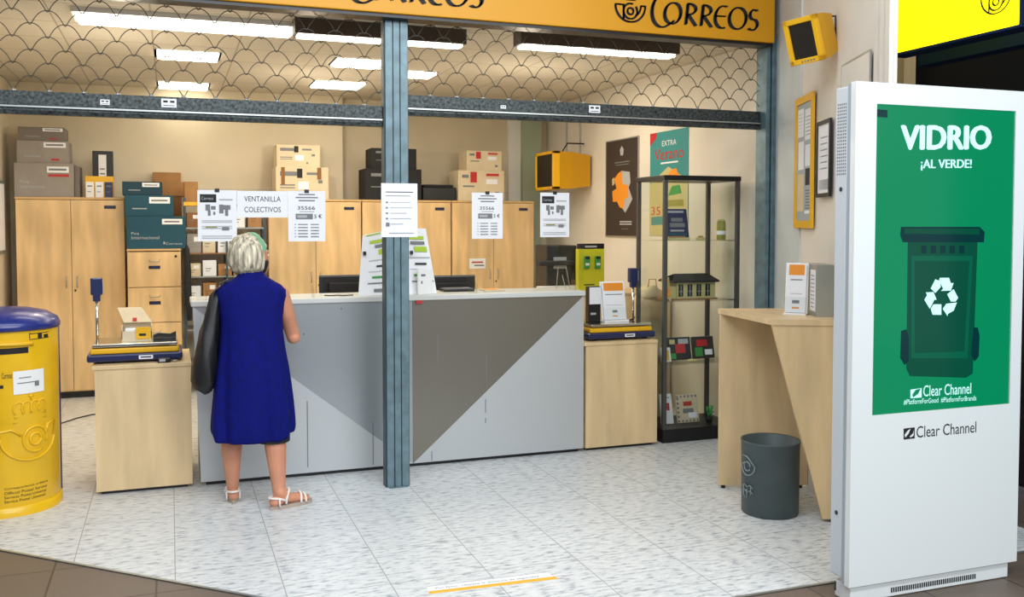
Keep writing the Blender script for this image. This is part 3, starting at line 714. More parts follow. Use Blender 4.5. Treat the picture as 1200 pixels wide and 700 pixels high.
b = MB('black'); b.prism([(sc.x+.10,YC+.2,PL+.016),(sc.x+.235,YC+.2,PL+.016),(sc.x+.235,YC+.2,PL+.05),(sc.x+.2,YC+.2,PL+.035),(sc.x+.13,YC+.2,PL+.042),(sc.x+.10,YC+.2,PL+.03)], (0,.035,0)); b.build('arm', t)
t = thing('card_reader', 'small black card reader in front of the left scale', 'card reader', (sc.x+.17,YC+.03,HR))
cr = pY(194,425,YC+.02).x
b = MB('black'); b.box((cr-.045,YC+.005,HR),(cr+.03,YC+.05,HR+.03),.008); b.build('body', t)
b = MB('ink_pale'); b.box((cr-.035,YC+.003,HR+.008),(cr+.0,YC+.005,HR+.024)); b.build('display', t)
b = MB('steel_light'); b.tube([(cr+.03,YC+.03,HR+.01),(cr+.06,YC+.02,HR+.008),(cr+.07,YC+.05,HR+.008),(cr+.05,YC+.055,HR+.008)], .005, 6); b.build('cable', t)

# leaflet holder (white, orange head)
def leaflet_holder(loc, rz, w, h, label):
    t = thing('leaflet_holder', label, 'leaflet holder', loc, rz)
    tilt = Matrix.Rotation(math.radians(-10), 4, 'X')
    TT = ROOTM[t.name]
    b = MB('white_plastic'); b.T = TT; b.box((-w/2,-.03,0),(w/2,.07,.012),.002); b.T = TT@tilt; b.box((-w/2,.012,.010),(w/2,.018,h),.001); b.build('stand', t)
    b = MB('paper'); b.T = TT@tilt; b.box((-w/2+.008,-.006,.014),(w/2-.008,.011,h-.01),.001)
    b.use('orange'); b.box((-w/2+.02,-.0075,h*.76),(w/2-.02,-.006,h-.012)); b.use('ink_grey'); b.box((-w/2+.03,-.007,h*.66),(w/2-.03,-.006,h*.68))
    b.use('ink_pale'); b.box((-w/2+.03,-.007,h*.40),(w/2-.03,-.006,h*.41)); b.use('ink_grey'); b.box((-.02,-.007,h*.22),(.02,-.006,h*.28)); b.use('orange'); b.box((-.02,-.007,h*.12),(.02,-.006,h*.15)); b.build('leaflet', t)
    b = MB('acrylic'); b.T = TT@tilt; b.box((-w/2,-.014,.012),(w/2,-.011,h*.34)); b.build('front_lip', t)
q = pY(719,372,YC+.25)
leaflet_holder((q.x,YC+.22,PL), 0, .20, .30, 'white leaflet holder with orange heading on the right scale')
def d_small(R, TX): R('paper',.05,.5,.98,.98); R('ink_pale',.15,.2,.6,.26)
carton(690,704,336,YC+.25,PL,.06,'black','small black and white box left of the leaflet holder on the right scale',d_small,name='product_box')
b = MB('black'); b.tube([(q.x+.11,YC+.2,PL+.008),(q.x+.16,YC+.24,PL+.012),(q.x+.19,YC+.28,PL+.02)], .007, 6); tag(b.build('pen'), 'black pen lying beside the white leaflet holder on the right scale', 'pen')

# back low cabinet with charger stand & printer
LC = 1.02
t = thing('low_cabinet', 'low cabinet behind the right end of the counter carrying a printer', 'cabinet', (3.65,7.5,0))
b = MB('birch_pale'); b.box((2.95,7.25,.0),(XR-.02,7.8,LC-.025)); b.build('body', t)
b = MB('birch_pale_edge'); b.box((2.94,7.24,LC-.024),(XR-.02,7.81,LC),.002); b.build('top', t)
t = thing('charger_display', 'lime yellow cardboard display stand with two green products', 'display stand', (pY(694,340,7.3).x,7.32,LC))
a = pY(678,292,7.3); c = pY(708,340,7.3)
b = MB('charger_yellow'); b.box((a.x,7.3,LC),(c.x,7.36,a.z),.002); b.use('ink'); b.rect((a.x,7.299,LC),ex,ez,.05,.07,.15,.08); b.build('board', t)
b = MB('black'); b.box((a.x,7.30,a.z),(c.x,7.34,a.z+.045),.004); b.use('ink_pale'); b.rect((a.x,7.299,a.z),ex,ez,.06,.012,.17,.028); b.build('header', t)
for u in (.3,.72):
    xx = a.x+(c.x-a.x)*u; b = MB('green'); b.box((xx-.028,7.275,a.z-.17),(xx+.028,7.298,a.z-.06),.012); b.use('ink'); b.box((xx-.02,7.268,a.z-.085),(xx+.02,7.30,a.z-.065)); b.use('paper'); b.box((xx-.016,7.272,a.z-.14),(xx+.016,7.277,a.z-.12)); b.build('product_pack', t)
t = thing('desktop_printer', 'black desktop printer on the low cabinet below the yellow wall monitor', 'printer', (3.3,7.5,LC))
a = pY(641,288,7.5); c = pY(676,330,7.5)
b = MB('black'); b.box((a.x,7.5,LC),(c.x,7.78,a.z),.01); b.build('body', t)
b = MB('black_soft'); b.box((a.x-.1,7.42,a.z-.17),(c.x-.05,7.5,a.z-.13),.01); b.build('output_tray', t)
b = MB('paper'); b.box((a.x-.1,7.40,LC),(c.x,7.495,LC+.06),.002); b.build('paper_stack', t)
b = MB('ink_pale'); b.box((a.x+.06,7.495,a.z-.2),(a.x+.18,7.499,a.z-.1)); b.use('red'); b.box((a.x+.08,7.493,a.z-.17),(a.x+.14,7.495,a.z-.13)); b.build('control_panel', t)
# acrylic easel in front of printer
t = thing('acrylic_easel', 'small clear acrylic easel at the right end of the counter', 'easel', (pY(660,343,YC+.2).x,YC+.2,HCt))
ecx = pY(660,343,YC+.2).x
b = MB('steel_light'); b.tube([(ecx-.055,YC+.2,HCt),(ecx-.03,YC+.22,HCt+.16)], .002, 6); b.tube([(ecx+.055,YC+.2,HCt),(ecx+.03,YC+.22,HCt+.16)], .002, 6); b.tube([(ecx,YC+.15,HCt),(ecx,YC+.22,HCt+.10)], .002, 6); b.build('frame', t)
b = MB('acrylic'); b.box((ecx-.05,YC+.205,HCt+.02),(ecx+.05,YC+.209,HCt+.16)); b.build('plate', t)

# ------------------------------------------------------------------ yellow wall monitors
def wall_monitor(Mx, w, d, h, label, loc, bracket, vents=True):
    """local: screen faces -X, long body along +X"""
    t = thing('wall_monitor', label, 'monitor', loc)
    ROOT = Mx
    b = MB('yellow'); b.T = ROOT
    s = .03
    b.box((0,-d/2,-h/2),(w*.18,-d/2+s,h/2),.004); b.box((0,d/2-s,-h/2),(w*.18,d/2,h/2),.004); b.box((0,-d/2,h/2-s),(w*.18,d/2,h/2),.004); b.box((0,-d/2,-h/2),(w*.18,d/2,-h/2+s),.004)
    b.build('bezel', t)
    b = MB('box_yellow_deep'); b.T = ROOT; k = .82
    R = []
    for x, q in ((w*.15,.98),(w*.5,.95),(w*1.0,k)):
        R.append([Vector((x,y*q,z*q)) for y, z in ((-d/2,-h/2),(d/2,-h/2),(d/2,h/2),(-d/2,h/2))])
    b.loft(R, sm=False); fixn(b.build('casing', t))
    b = MB('black'); b.T = ROOT; b.box((.012,-d/2+s,-h/2+s),(.03,d/2-s,h/2-s)); b.build('screen', t)
    b = MB('ink_grey'); b.T = ROOT
    for i in range(5): b.box((-.001,-d/2+.05+i*.02,-h/2+.010),(.0005,-d/2+.062+i*.02,-h/2+.018))
    b.build('control_button', t)
    b = MB('black'); b.tube(bracket, .008, 8); b.build('wall_bracket', t)
    return t
ma = pY(648,200,8.87)
zt = pY(670,177,8.87).z; zb2 = pY(670,222,8.87).z; hh = zt-zb2
wall_monitor(Matrix.Translation((ma.x,9.12,(zt+zb2)/2)), XR-ma.x-.03, .50, hh, 'boxy yellow wall monitor beside the black poster inside the office', (ma.x+.2,9.12,zb2),
             [(XR-.01,9.12,zt+.1),(XR-.2,9.12,zt+.1),(XR-.28,9.12,zt-.02)])
# thin cables above
b = MB('ink_pale')
for px in (664,680):
    p = pX(px,150,XR-.012); b.box((XR-.02,p.y-.006,zt),(XR,p.y+.006,HC))
tag(b.build('cable_duct'), 'pair of thin pale cable ducts above the yellow inside monitor', 'cable duct')
# outer one: tilted
c0 = pP(940,48,W0-WD*1.0+WN*.20,WN)
AX = (rt*.80+fw*.52+up*.30).normalized(); AZ = (up-AX*up.dot(AX)+rt*.0).normalized(); AY = AZ.cross(AX)
Mx = Matrix((AX,AY,AZ)).transposed().to_4x4(); Mx.translation = c0
rear = c0+AX*.17; wl = rear-WN*((rear-W0).dot(WN))
wall_monitor(Mx, .17, .22, .25, 'small yellow wall monitor tilted down high on the outer wall', (c0.x,c0.y,c0.z-.15),
             [tuple(rear-AX*.05+AZ*.08), tuple(rear+AZ*.10+AX*.02), tuple(wl+Vector((0,0,.10))-WD*.03), tuple(wl+Vector((0,0,-.06))-WD*.03)])

# ------------------------------------------------------------------ posters on inner right wall
def wallposter(name, label, cat, xa, xb, yta, ytb, yba, X, mt, draw):
    a = pX(xa,yta,X); c = pX(xb,ytb,X); zb = pX(xa,yba,X).z
    t = thing(name, label, cat, (X,(a.y+c.y)/2,zb)); Y0, Y1 = a.y, c.y; H = (a.z+c.z)/2-zb
    b = MB(mt); b.box((X,Y1,zb),(X+.003,Y0,zb+H)); o = Vector((X-.001,Y0,zb)); u = Vector((0,-1,0)); W = Y0-Y1
    LAY[0] = 0; nx_ = Vector((-1,0,0))
    def R(m, u0, v0, u1, v1): b.use(m); b.rect(o+nx_*lay(), u, ez, u0*W, v0*H, u1*W, v1*H)
    def TX(m, s, u0, v0, u1, v1): b.use(m); b.text(s, o+nx_*lay()+u*(u0*W)+ez*(v0*H), u, ez, (u1-u0)*W, (v1-v0)*H)
    def PG(m, P): b.use(m); k_ = nx_*lay(); b.poly([o+k_+u*(p[0]*W)+ez*(p[1]*H) for p in P])
    draw(R, TX, PG); b.build('print', t); return t, Y0, Y1, zb, H
def d_black(R, TX, PG):
    PG('ink_pale', [(.46,.84),(.54,.84),(.56,.90),(.5,.94),(.44,.90)])
    R('ink_grey',.28,.765,.74,.775); R('ink_grey',.3,.74,.72,.748)
    PG('ink_pale', [(.48,.68),(.75,.66),(.78,.55),(.72,.50),(.84,.38),(.72,.30),(.62,.24),(.5,.30)])
    PG('orange', [(.40,.66),(.50,.68),(.52,.55),(.70,.52),(.72,.40),(.60,.38),(.56,.28),(.44,.30),(.36,.36),(.22,.36),(.20,.47),(.34,.50),(.26,.60)])
    PG('poster_cream', [(.2,.53),(.28,.55),(.26,.62),(.19,.60)])
    R('ink_pale',.45,.14,.82,.155); R('ink_pale',.45,.115,.82,.13); R('ink_grey',.5,.07,.72,.077)
t, Y0, Y1, zb, H = wallposter('wall_poster', 'dark framed poster with an orange and grey jigsaw shape', 'poster', 711,748,168,160,276,XR-.008,'poster_dark',d_black)
b = MB('steel_light')
for y0_, y1_, za, zc in ((Y1-.012,Y0+.012,zb+H,zb+H+.012),(Y1-.012,Y0+.012,zb-.012,zb),(Y1-.012,Y1,zb,zb+H),(Y0,Y0+.012,zb,zb+H)): b.box((XR-.014,y0_,za),(XR-.001,y1_,zc))
b.build('frame', t)
def d_tealp(R, TX, PG):
    PG('red', [(0,.88),(0,1),(.2,1),(.16,.94)]); TX('paper','EXTRA',.33,.86,.7,.91)
    TX('red','Verano',.12,.73,.88,.84); R('paper',.3,.69,.75,.705)
    PG('poster_cream', [(0,0),(1,0),(1,.52),(.5,.66),(0,.5)]); PG('orange', [(.45,.52),(.85,.50),(.7,.64),(.55,.62)])
    PG('green', [(.5,.38),(.85,.40),(.8,.48),(.6,.47)]); PG('poster_teal', [(.05,.10),(.95,.12),(.95,.2),(.05,.18)]); TX('red','35',.05,.2,.3,.28); R('olive',.4,.28,.9,.34)
wallposter('wall_poster', 'teal and cream lottery poster with red lettering behind the glass cabinet', 'poster', 762,807,157,149,276,XR-.004,'poster_teal',d_tealp)

# ------------------------------------------------------------------ glass cabinet
g0 = pZ(777,521,0); vx0, vy0 = g0.x+.01, g0.y+.02; vx1 = pY(867,300,vy0).x; vx1 = min(vx1, XR-.03); vy1 = vy0+.44; VH = pY(820,206,vy0).z
t = thing('display_cabinet', 'tall glass display cabinet with dark posts beside the pale cabinet', 'display cabinet', ((vx0+vx1)/2,(vy0+vy1)/2,0))
b = MB('black'); b.box((vx0,vy0,0),(vx1,vy1,.10),.004); b.build('base', t)
b = MB('black'); b.box((vx0-.004,vy0-.004,VH-.035),(vx1+.004,vy1+.004,VH),.003); b.build('top', t)
for xx in (vx0,vx1-.03):
    for yy in (vy0,vy1-.03):
        b = MB('post_grey'); b.box((xx,yy,.1),(xx+.03,yy+.03,VH-.035),.003); b.build('post', t)
SH = [pY(800,y,vy0).z for y in (282,353,427)]
for zz in SH:
    b = MB('clear_glass'); b.box((vx0+.032,vy0+.012,zz-.007),(vx1-.032,vy1-.012,zz)); b.build('glass_shelf', t)
b = MB('clear_glass'); b.box((vx0+.03,vy0+.004,.1),(vx1-.03,vy0+.009,VH-.035)); b.build('glass_door', t)
b = MB('clear_glass'); b.box((vx0+.004,vy0+.03,.1),(vx0+.009,vy1-.03,VH-.035)); b.box((vx1-.009,vy0+.03,.1),(vx1-.004,vy1-.03,VH-.035)); b.box((vx0+.03,vy1-.009,.1),(vx1-.03,vy1-.004,VH-.035)); b.build('glass_pane', t)
b = MB('chrome'); b.lathe([(.008,0),(.008,.012)],10,(vx0+.05,vy0-.008,1.05)); b.build('lock', t)
# contents
def book(xa, xb, ytop, Y, zb, mt, label, deco=None, cat='book', tilt=12, th=.02, rz=0):
    a = pY(xa,ytop,Y); c = pY(xb,ytop,Y); W = c.x-a.x; H = a.z-zb
    t = thing('display_book', label, cat, ((a.x+c.x)/2,Y,zb), rz)
    TT = ROOTM[t.name]@Matrix.Rotation(math.radians(-tilt),4,'X')
    b = MB(mt); b.T = TT; b.box((-W/2,0,0),(W/2,th,H),.002)
    LAY[0] = 0
    def R(m, u0, v0, u1, v1): b.use(m); l_ = lay(); b.poly([(-W/2+u*W,-.001-l_,v*H) for u, v in ((u0,v0),(u1,v0),(u1,v1),(u0,v1))])
    if deco: deco(R)
    b.build('cover', t)
    b = MB('paper'); b.T = TT; b.box((-W/2+.004,.003,H),(W/2-.002,th-.003,H+.001)); b.build('page_block', t)
    b = MB('black'); b.T = ROOTM[t.name]; b.prism([(0,th+.004,0),(0,th+.07,0),(0,th+.004+H*.35*math.tan(math.radians(tilt)),H*.5)], (.004,0,0)); b.build('easel_leg', t)
def dk1(R): R('ink_pale',.15,.86,.85,.93); R('ink_grey',.28,.55,.78,.68); R('navy',.1,.72,.9,.78); R('ink_grey',.2,.35,.85,.5); R('ink_pale',.2,.2,.8,.26); R('box_teal',.1,.05,.9,.15)
book(781,808,244,vy0+.14,SH[0]+.022,'navy','dark blue book cover on the top glass shelf',dk1)
b = MB('poster_cream'); a = pY(782,275,vy0+.08); c = pY(808,281,vy0+.08); b.box((a.x,vy0+.07,SH[0]),(c.x,vy0+.16,SH[0]+.02),.004); b.use('cardboard'); b.box((a.x+.02,vy0+.08,SH[0]+.02),(c.x-.03,vy0+.13,SH[0]+.03),.003)
tag(b.build('miniature'), 'low golden miniature at the foot of the blue book', 'ornament')
t = thing('ornament', 'tiny golden model right of the blue book on the top shelf', 'ornament', (pY(821,281,vy0+.1).x,vy0+.1,SH[0])); xx = pY(821,281,vy0+.1).x
b = MB('poster_cream'); b.box((xx-.03,vy0+.08,SH[0]),(xx+.03,vy0+.12,SH[0]+.022),.004); b.build('base', t)
b = MB('cardboard'); b.box((xx-.018,vy0+.09,SH[0]+.022),(xx+.018,vy0+.11,SH[0]+.032),.003); b.build('roof', t)
t = thing('spray_tin', 'gold cylindrical tin at the right of the top glass shelf', 'tin', (pY(845,281,vy0+.14).x,vy0+.14,SH[0])); xx = pY(845,281,vy0+.14).x
b = MB('olive'); b.lathe([(.032,0),(.034,.004),(.034,.13),(.028,.142)],20,(xx,vy0+.14,SH[0])); b.use('paper'); b.lathe([(.0345,.04),(.0345,.07)],20,(xx,vy0+.14,SH[0]),caps=False); b.build('body', t)
b = MB('poster_cream'); b.lathe([(.028,.142),(.028,.152),(.01,.156)],20,(xx,vy0+.14,SH[0])); b.build('lid', t)
# model house on shelf 2
hx0 = pY(788,350,vy0+.1).x; hx1 = pY(838,350,vy0+.1).x; z = SH[1]
t = thing('model_house', 'model house with dark roof and lattice windows on the second glass shelf', 'model house', ((hx0+hx1)/2,vy0+.2,z))
b = MB('poster_cream'); b.box((hx0+.04,vy0+.1,z+.008),(hx1,vy0+.28,z+.135)); b.box((hx0,vy0+.12,z+.008),(hx0+.04,vy0+.26,z+.10)); b.build('wall', t)
b = MB('cardboard_dark'); b.box((hx0-.02,vy0+.08,z),(hx1+.01,vy0+.30,z+.008)); b.build('base', t)
b = MB('black'); 
for i in range(4):
    u = hx0+.05+i*(hx1-hx0-.06)/4; b.box((u,vy0+.096,z+.025),(u+.04,vy0+.0995,z+.115),.001)
    b.use('ink_pale'); b.box((u+.018,vy0+.094,z+.03),(u+.022,vy0+.096,z+.11)); b.box((u+.006,vy0+.094,z+.06),(u+.034,vy0+.096,z+.064)); b.use('black')
b.build('window', t)
b = MB('black_soft'); b.prism([(hx0-.01,vy0+.07,z+.135),(hx1+.02,vy0+.07,z+.135),(hx1-.01,vy0+.19,z+.185),(hx0+.06,vy0+.19,z+.185)], (0,0,.006)); b.prism([(hx0-.01,vy0+.30,z+.135),(hx1+.02,vy0+.30,z+.135),(hx1-.01,vy0+.19,z+.185),(hx0+.06,vy0+.19,z+.185)], (0,0,.006)); b.prism([(hx0-.01,vy0+.07,z+.13),(hx1+.02,vy0+.07,z+.13),(hx1+.02,vy0+.3,z+.13),(hx0-.01,vy0+.3,z+.13)],(0,0,.006)); fixn(b.build('roof', t))
def dplate(R): R('orange',.1,.1,.9,.9); R('red',.3,.3,.6,.6); R('poster_cream',.6,.5,.85,.8); R('green',.15,.6,.35,.85)
book(778,787,325,vy0+.1,SH[1]+.006,'poster_cream','round-cornered colourful card left of the model house',dplate,cat='card',th=.006)
# shelf 3
def dred(R): R('red',.3,.3,.75,.7); R('ink_pale',.45,.7,.9,.92); R('green',.05,.05,.3,.3); R('poster_cream',.05,.7,.3,.9)
book(785,811,396,vy0+.16,SH[2]+.006,'ink','dark red illustrated book on the third glass shelf',dred)
def dgr(R): R('red',.2,.55,.7,.85); R('green',.1,.1,.45,.5); R('paper',.55,.15,.9,.4)
book(813,838,395,vy0+.18,SH[2]+.006,'poster_dark','green and red illustrated box at the right of the third glass shelf',dgr,cat='box')
b = MB('poster_cream'); p = pY(812,422,vy0+.06); b.ball((p.x,vy0+.07,SH[2]+.012),(.045,.03,.012),8); tag(b.build('shell_dish'), 'flat peach-coloured dish at the front of the third glass shelf', 'dish')
def dwt(R): R('red',.5,.45,.75,.7); R('ink_pale',.2,.85,.8,.9)
def dyl(R): R('yellow',.2,.1,.8,.8); R('ink_pale',.3,.4,.6,.6)
book(776,787,408,vy0+.1,SH[2]+.006,'paper','small white and yellow booklet at the left of the third glass shelf',dyl,cat='booklet')
# bottom
book(776,790,463,vy0+.14,.108,'paper','white booklet with a red spot at the bottom of the glass cabinet',dwt,cat='booklet')
def dpt(R):
    for i in range(6): R('ink_grey',.02+i*.17,.90,.1+i*.17,.98); R('ink_grey',.02+i*.17,.02,.1+i*.17,.1); R('ink_grey',.0,.02+i*.16,.1,.1+i*.16)
    R('red',.3,.6,.7,.75); R('ink_grey',.25,.35,.75,.5); R('paper',.5,.15,.9,.35)
book(795,820,464,vy0+.14,.108,'box_cream','patterned book with a checked border at the bottom of the glass cabinet',dpt)
t = thing('potted_plant', 'small green plant ornament at the bottom right of the glass cabinet', 'plant', (pY(831,500,vy0+.14).x,vy0+.14,.1)); xx = pY(831,500,vy0+.14).x
b = MB('ink'); b.lathe([(.02,0),(.03,.04)],14,(xx,vy0+.14,.1)); b.build('pot', t)
b = MB('green'); random.seed(5)
for i in range(16):
    a = random.uniform(0,2*PI); r = random.uniform(.02,.05); h = random.uniform(.06,.13); b.tube([(xx,vy0+.14,.13),(xx+r*.6*math.cos(a),vy0+.14+r*.6*math.sin(a),.10+h),(xx+r*math.cos(a),vy0+.14+r*math.sin(a),.09+h)], [.002,.007,.001], 5)
b.build('foliage', t)

# white draped pile left of the vitrine on back side (folded bag / lamp)
t = thing('paper_bag', 'crumpled pale paper bag behind the right scale, left of the glass cabinet', 'bag', (vx0+.1,vy1+.2,0))
bb = MB('box_cream'); p = pY(768,345,vy1+.15)
bb.loft([[Vector((p.x+w*math.cos(j*PI/8)*(1+.08*math.sin(j*3)), vy1+.25+.09*math.sin(j*PI/8), zz)) for j in range(16)] for zz, w in ((.0,.16),(.5,.16),(.85,.15),(1.0,.13),(1.08,.09),(1.12,.03))]); bb.build('bag_body', t)
bb = MB('cardboard'); bb.tube([(p.x-.04,vy1+.2,1.10),(p.x-.03,vy1+.2,1.17),(p.x+.03,vy1+.2,1.17),(p.x+.04,vy1+.2,1.10)], .004, 6); bb.build('handle', t)

# ------------------------------------------------------------------ yellow pillar box (mailbox)
mc = Vector((*pZ(8,608,0).xy,0)); d = mc.normalized(); mc = mc+Vector((d.x,d.y,0))*.29
R0 = .285; H0 = 1.03
t = thing('post_box', 'round yellow post box with navy lid at the left edge', 'post box', mc)
fa = math.atan2(-mc.y,-mc.x)     # angle towards the camera
af = fa+math.radians(28)         # its front
b = MB('box_yellow'); b.lathe([(R0-.01,0.012),(R0,.03),(R0,H0)], 60, mc, a0=af-math.radians(66), a1=af+math.radians(66), caps=False)
b.lathe([(R0+.008,0.0),(R0+.008,.05),(R0,.055)], 60, mc, a0=af-math.radians(66), a1=af+math.radians(66), caps=False); b.build('body', t)
b = MB('navy'); b.lathe([(R0-.006,0),(R0-.006,H0)], 60, mc, a0=af+math.radians(66), a1=af+2*PI-math.radians(66), caps=False)
for s_ in (-1,1):
    aa = af+s_*math.radians(67); p = mc+Vector((math.cos(aa),math.sin(aa),0))*(R0-.002); b.tube([p+Vector((0,0,.0)),p+Vector((0,0,H0))], .012, 8)
b.build('back_shell', t)
b = MB('lid_blue'); b.lathe([(R0+.012,H0-.004),(R0+.014,H0+.02),(R0-.0,H0+.05),(R0*.8,H0+.085),(R0*.5,H0+.105),(.02,H0+.115)], 60, mc); b.build('lid', t)
def cyl_pt(ang, z, r=R0): aa = af+ang; return mc+Vector((math.cos(aa)*r, math.sin(aa)*r, z))
def cpx(x, y):   # pixel -> (ang, z) on the drum
    dd = ray(x, y); o = CAM-mc; A = dd.x**2+dd.y**2; B = 2*(o.x*dd.x+o.y*dd.y); C = o.x**2+o.y**2-R0**2; disc = max(0,B*B-4*A*C)
    k = (-B-math.sqrt(disc))/(2*A); p = o+dd*k; return (math.atan2(p.y,p.x)-af+PI) % (2*PI)-PI, p.z
def band(mb, P, w, r=R0+.003, rr=None):
    mb.tube([cyl_pt(a, z, r) for a, z in P], w, 6)
def cyl_rect(mb, x0_, y0_, x1_, y1_, off):
    a0_ = cpx(x0_,y0_)[0]; a1_ = cpx(x1_,y1_)[0]; xm_ = (x0_+x1_)/2; zt_ = cpx(xm_,y0_)[1]; zb_ = cpx(xm_,y1_)[1]; n = 8
    mb.loft([[cyl_pt(a0_+(a1_-a0_)*i/n, z, R0+off) for i in range(n+1)] for z in (zb_, zt_)], caps=False, close=False)
def cyl_text(mb, s_, x0_, y0_, x1_, y1_, off=.002):
    a0_ = cpx(x0_,y0_)[0]; a1_ = cpx(x1_,y1_)[0]; xm_ = (x0_+x1_)/2; zt_ = cpx(xm_,y0_)[1]; zb_ = cpx(xm_,y1_)[1]; vs, fs = text_geo(s_)
    mx0 = min(v.x for v in vs); mx1 = max(v.x for v in vs); my0 = min(v.y for v in vs); my1 = max(v.y for v in vs)
    k = mb.pts([cyl_pt(a0_+(a1_-a0_)*(v.x-mx0)/(mx1-mx0), zb_+(zt_-zb_)*(v.y-my0)/(my1-my0), R0+off) for v in vs])
    for f in fs: mb.face([k+i for i in f])
b = MB('black'); cyl_rect(b,-30,409,33,416,.003); b.build('slot', t)
b = MB('box_yellow'); a0_, z0_ = cpx(-34,404); a1_, _ = cpx(38,404); band(b,[(a0_+(a1_-a0_)*i/10, z0_-.01*(i/10)) for i in range(11)], .012, R0+.006); b.build('slot_hood', t)
b = MB('white_plastic'); cyl_rect(b,15,434,51,461,.004); b.use('ink_grey'); cyl_rect(b,22,442,36,443,.006); cyl_rect(b,20,448,40,449,.006); cyl_rect(b,40,446,45,452,.006); b.build('info_label', t)
b = MB('ink'); cyl_text(b,'Correos',2,437,14,444); cyl_rect(b,-4,452,4,456,.002)
for i, s_ in enumerate(('Correspondencia ordinaria','Official Postal Service','Servicio Postal Universal','Service Postal Universel')): cyl_text(b,s_,5,568.5+i*5,56-i,571.8+i*5)
cyl_rect(b,34,390,57,390.8,.002); cyl_rect(b,34,396.5,57,397.3,.002); cyl_rect(b,34,390,35,397,.002); cyl_rect(b,44,390,49,397,.002); cyl_rect(b,51,391.5,56,396,.002)
b.build('lettering', t)
b = MB('box_yellow')   # embossed crown and horn
ca, cz = cpx(37,505); k = .0047
def em(P, w=.008): band(b, [(ca+x*k/R0/ math.cos(min(1.0,abs(ca)))*1.0, cz+y*k) for x, y in P], w, R0+.002)
em(arc(0,-6,34,28,178,350,24)); em(arc(5,-10,15,15,-20,300,24)); em(arc(5,-10,7,7,0,360,16)); em([(-34,-5),(-38,2),(-22,4),(-12,-4)]); em([(32,-10),(36,8),(22,4),(18,-6)])
em([(-20,12),(20,14)],.006); em([(-19,18),(19,20)],.006)
for u in (-14,-5,5,14): em(arc(u,28,6,8,-50,230,10),.005)
em([(0,37),(0,45)],.005); em([(-3,42),(3,42)],.005); b.build('embossed_crest', t)

# ------------------------------------------------------------------ right hand standing desk
n_ = WN.copy()
def wallp(s, off, z): p = W0-WD*s+WN*off; return Vector((p.x,p.y,z))
def campt(px, z_, depth):  # point at camera depth
    dd = ray(px,306); k = depth/dd.dot(fw); p = CAM+dd*k; return Vector((p.x,p.y,z_))
DH = 1.10
fl = Vector((*pZ(841,571,0).xy,0)); nl = Vector((*pZ(964,613,0).xy,0))
ntl = Vector((*pP(905,378,nl,fw.copy()).xy,0)); 
def onwall(p):   # drop along horizontal line parallel to camera right until wall
    r = rt; q = W0-p; k = q.dot(WN)/r.dot(WN); return p+r*k
fr = onwall(fl)-rt*.008; nr = onwall(nl)-rt*.008
t = thing('writing_desk', 'pale wooden standing desk with slanted end leg against the right wall', 'desk', (fl+nr)/2)
ff = Vector((fw.x,fw.y,0)).normalized()
Z = lambda p, z: Vector((p.x,p.y,z))
b = MB('birch_pale'); b.prism([Z(fl,.02),Z(fr,.02),Z(fr,DH-.03),Z(fl,DH-.03)], -ff*.028); fixn(b.build('end_panel', t))
b = MB('birch_pale'); b.prism([Z(nl,.02),Z(nr,.02),Z(nr,DH-.03),Z(ntl,DH-.03)], ff*.028); fixn(b.build('slanted_panel', t))
b = MB('birch_pale'); q0 = ntl-ff*.004; q1 = nr-ff*.004; q0 = ntl-ff*.006; b.prism([Z(fl+ff*.01-rt*.006,DH-.03),Z(fr+ff*.01,DH-.03),Z(nr-ff*.006,DH-.03),Z(q0-rt*.004,DH-.03)], (0,0,.03)); fixn(b.build('top', t))
b = MB('black'); 
for p in (fl+rt*.03-ff*.014, fr-rt*.04-ff*.014, nr-rt*.03+ff*.014): b.lathe([(.014,0),(.012,.02)],10,p)
b.build('foot', t)
# leaflet holder + grey wall box on desk
lp = pP(932,369,Z(fl,0)*.35+Z(nl,0)*.65,fw.copy()); 
leaflet_holder((lp.x,lp.y,DH), math.radians(-46), .125, .30, 'white leaflet holder with orange heading on the standing desk')
t = thing('letter_tray', 'grey steel box holding a white sheet on the standing desk by the wall', 'letter tray', wallp(1.45,.08,DH))
b = MB('steel_light'); P = [wallp(1.22,.012,DH),wallp(1.48,.012,DH),wallp(1.48,.11,DH),wallp(1.22,.11,DH)]
b.prism([wallp(1.22,.006,DH),wallp(1.48,.006,DH),wallp(1.48,.10,DH),wallp(1.22,.10,DH)], (0,0,.29)); fixn(b.build('box_body', t))
b = MB('paper'); b.prism([wallp(1.36,.101,DH+.03),wallp(1.47,.101,DH+.03),wallp(1.47,.101,DH+.26),wallp(1.36,.101,DH+.26)], WN*.002); b.use('ink_grey')
for k in range(9): b.prism([wallp(1.38,.1035,DH+.05+k*.022),wallp(1.45,.1035,DH+.05+k*.022),wallp(1.45,.1035,DH+.054+k*.022),wallp(1.38,.1035,DH+.054+k*.022)], WN*.0003)
fixn(b.build('sheet', t))
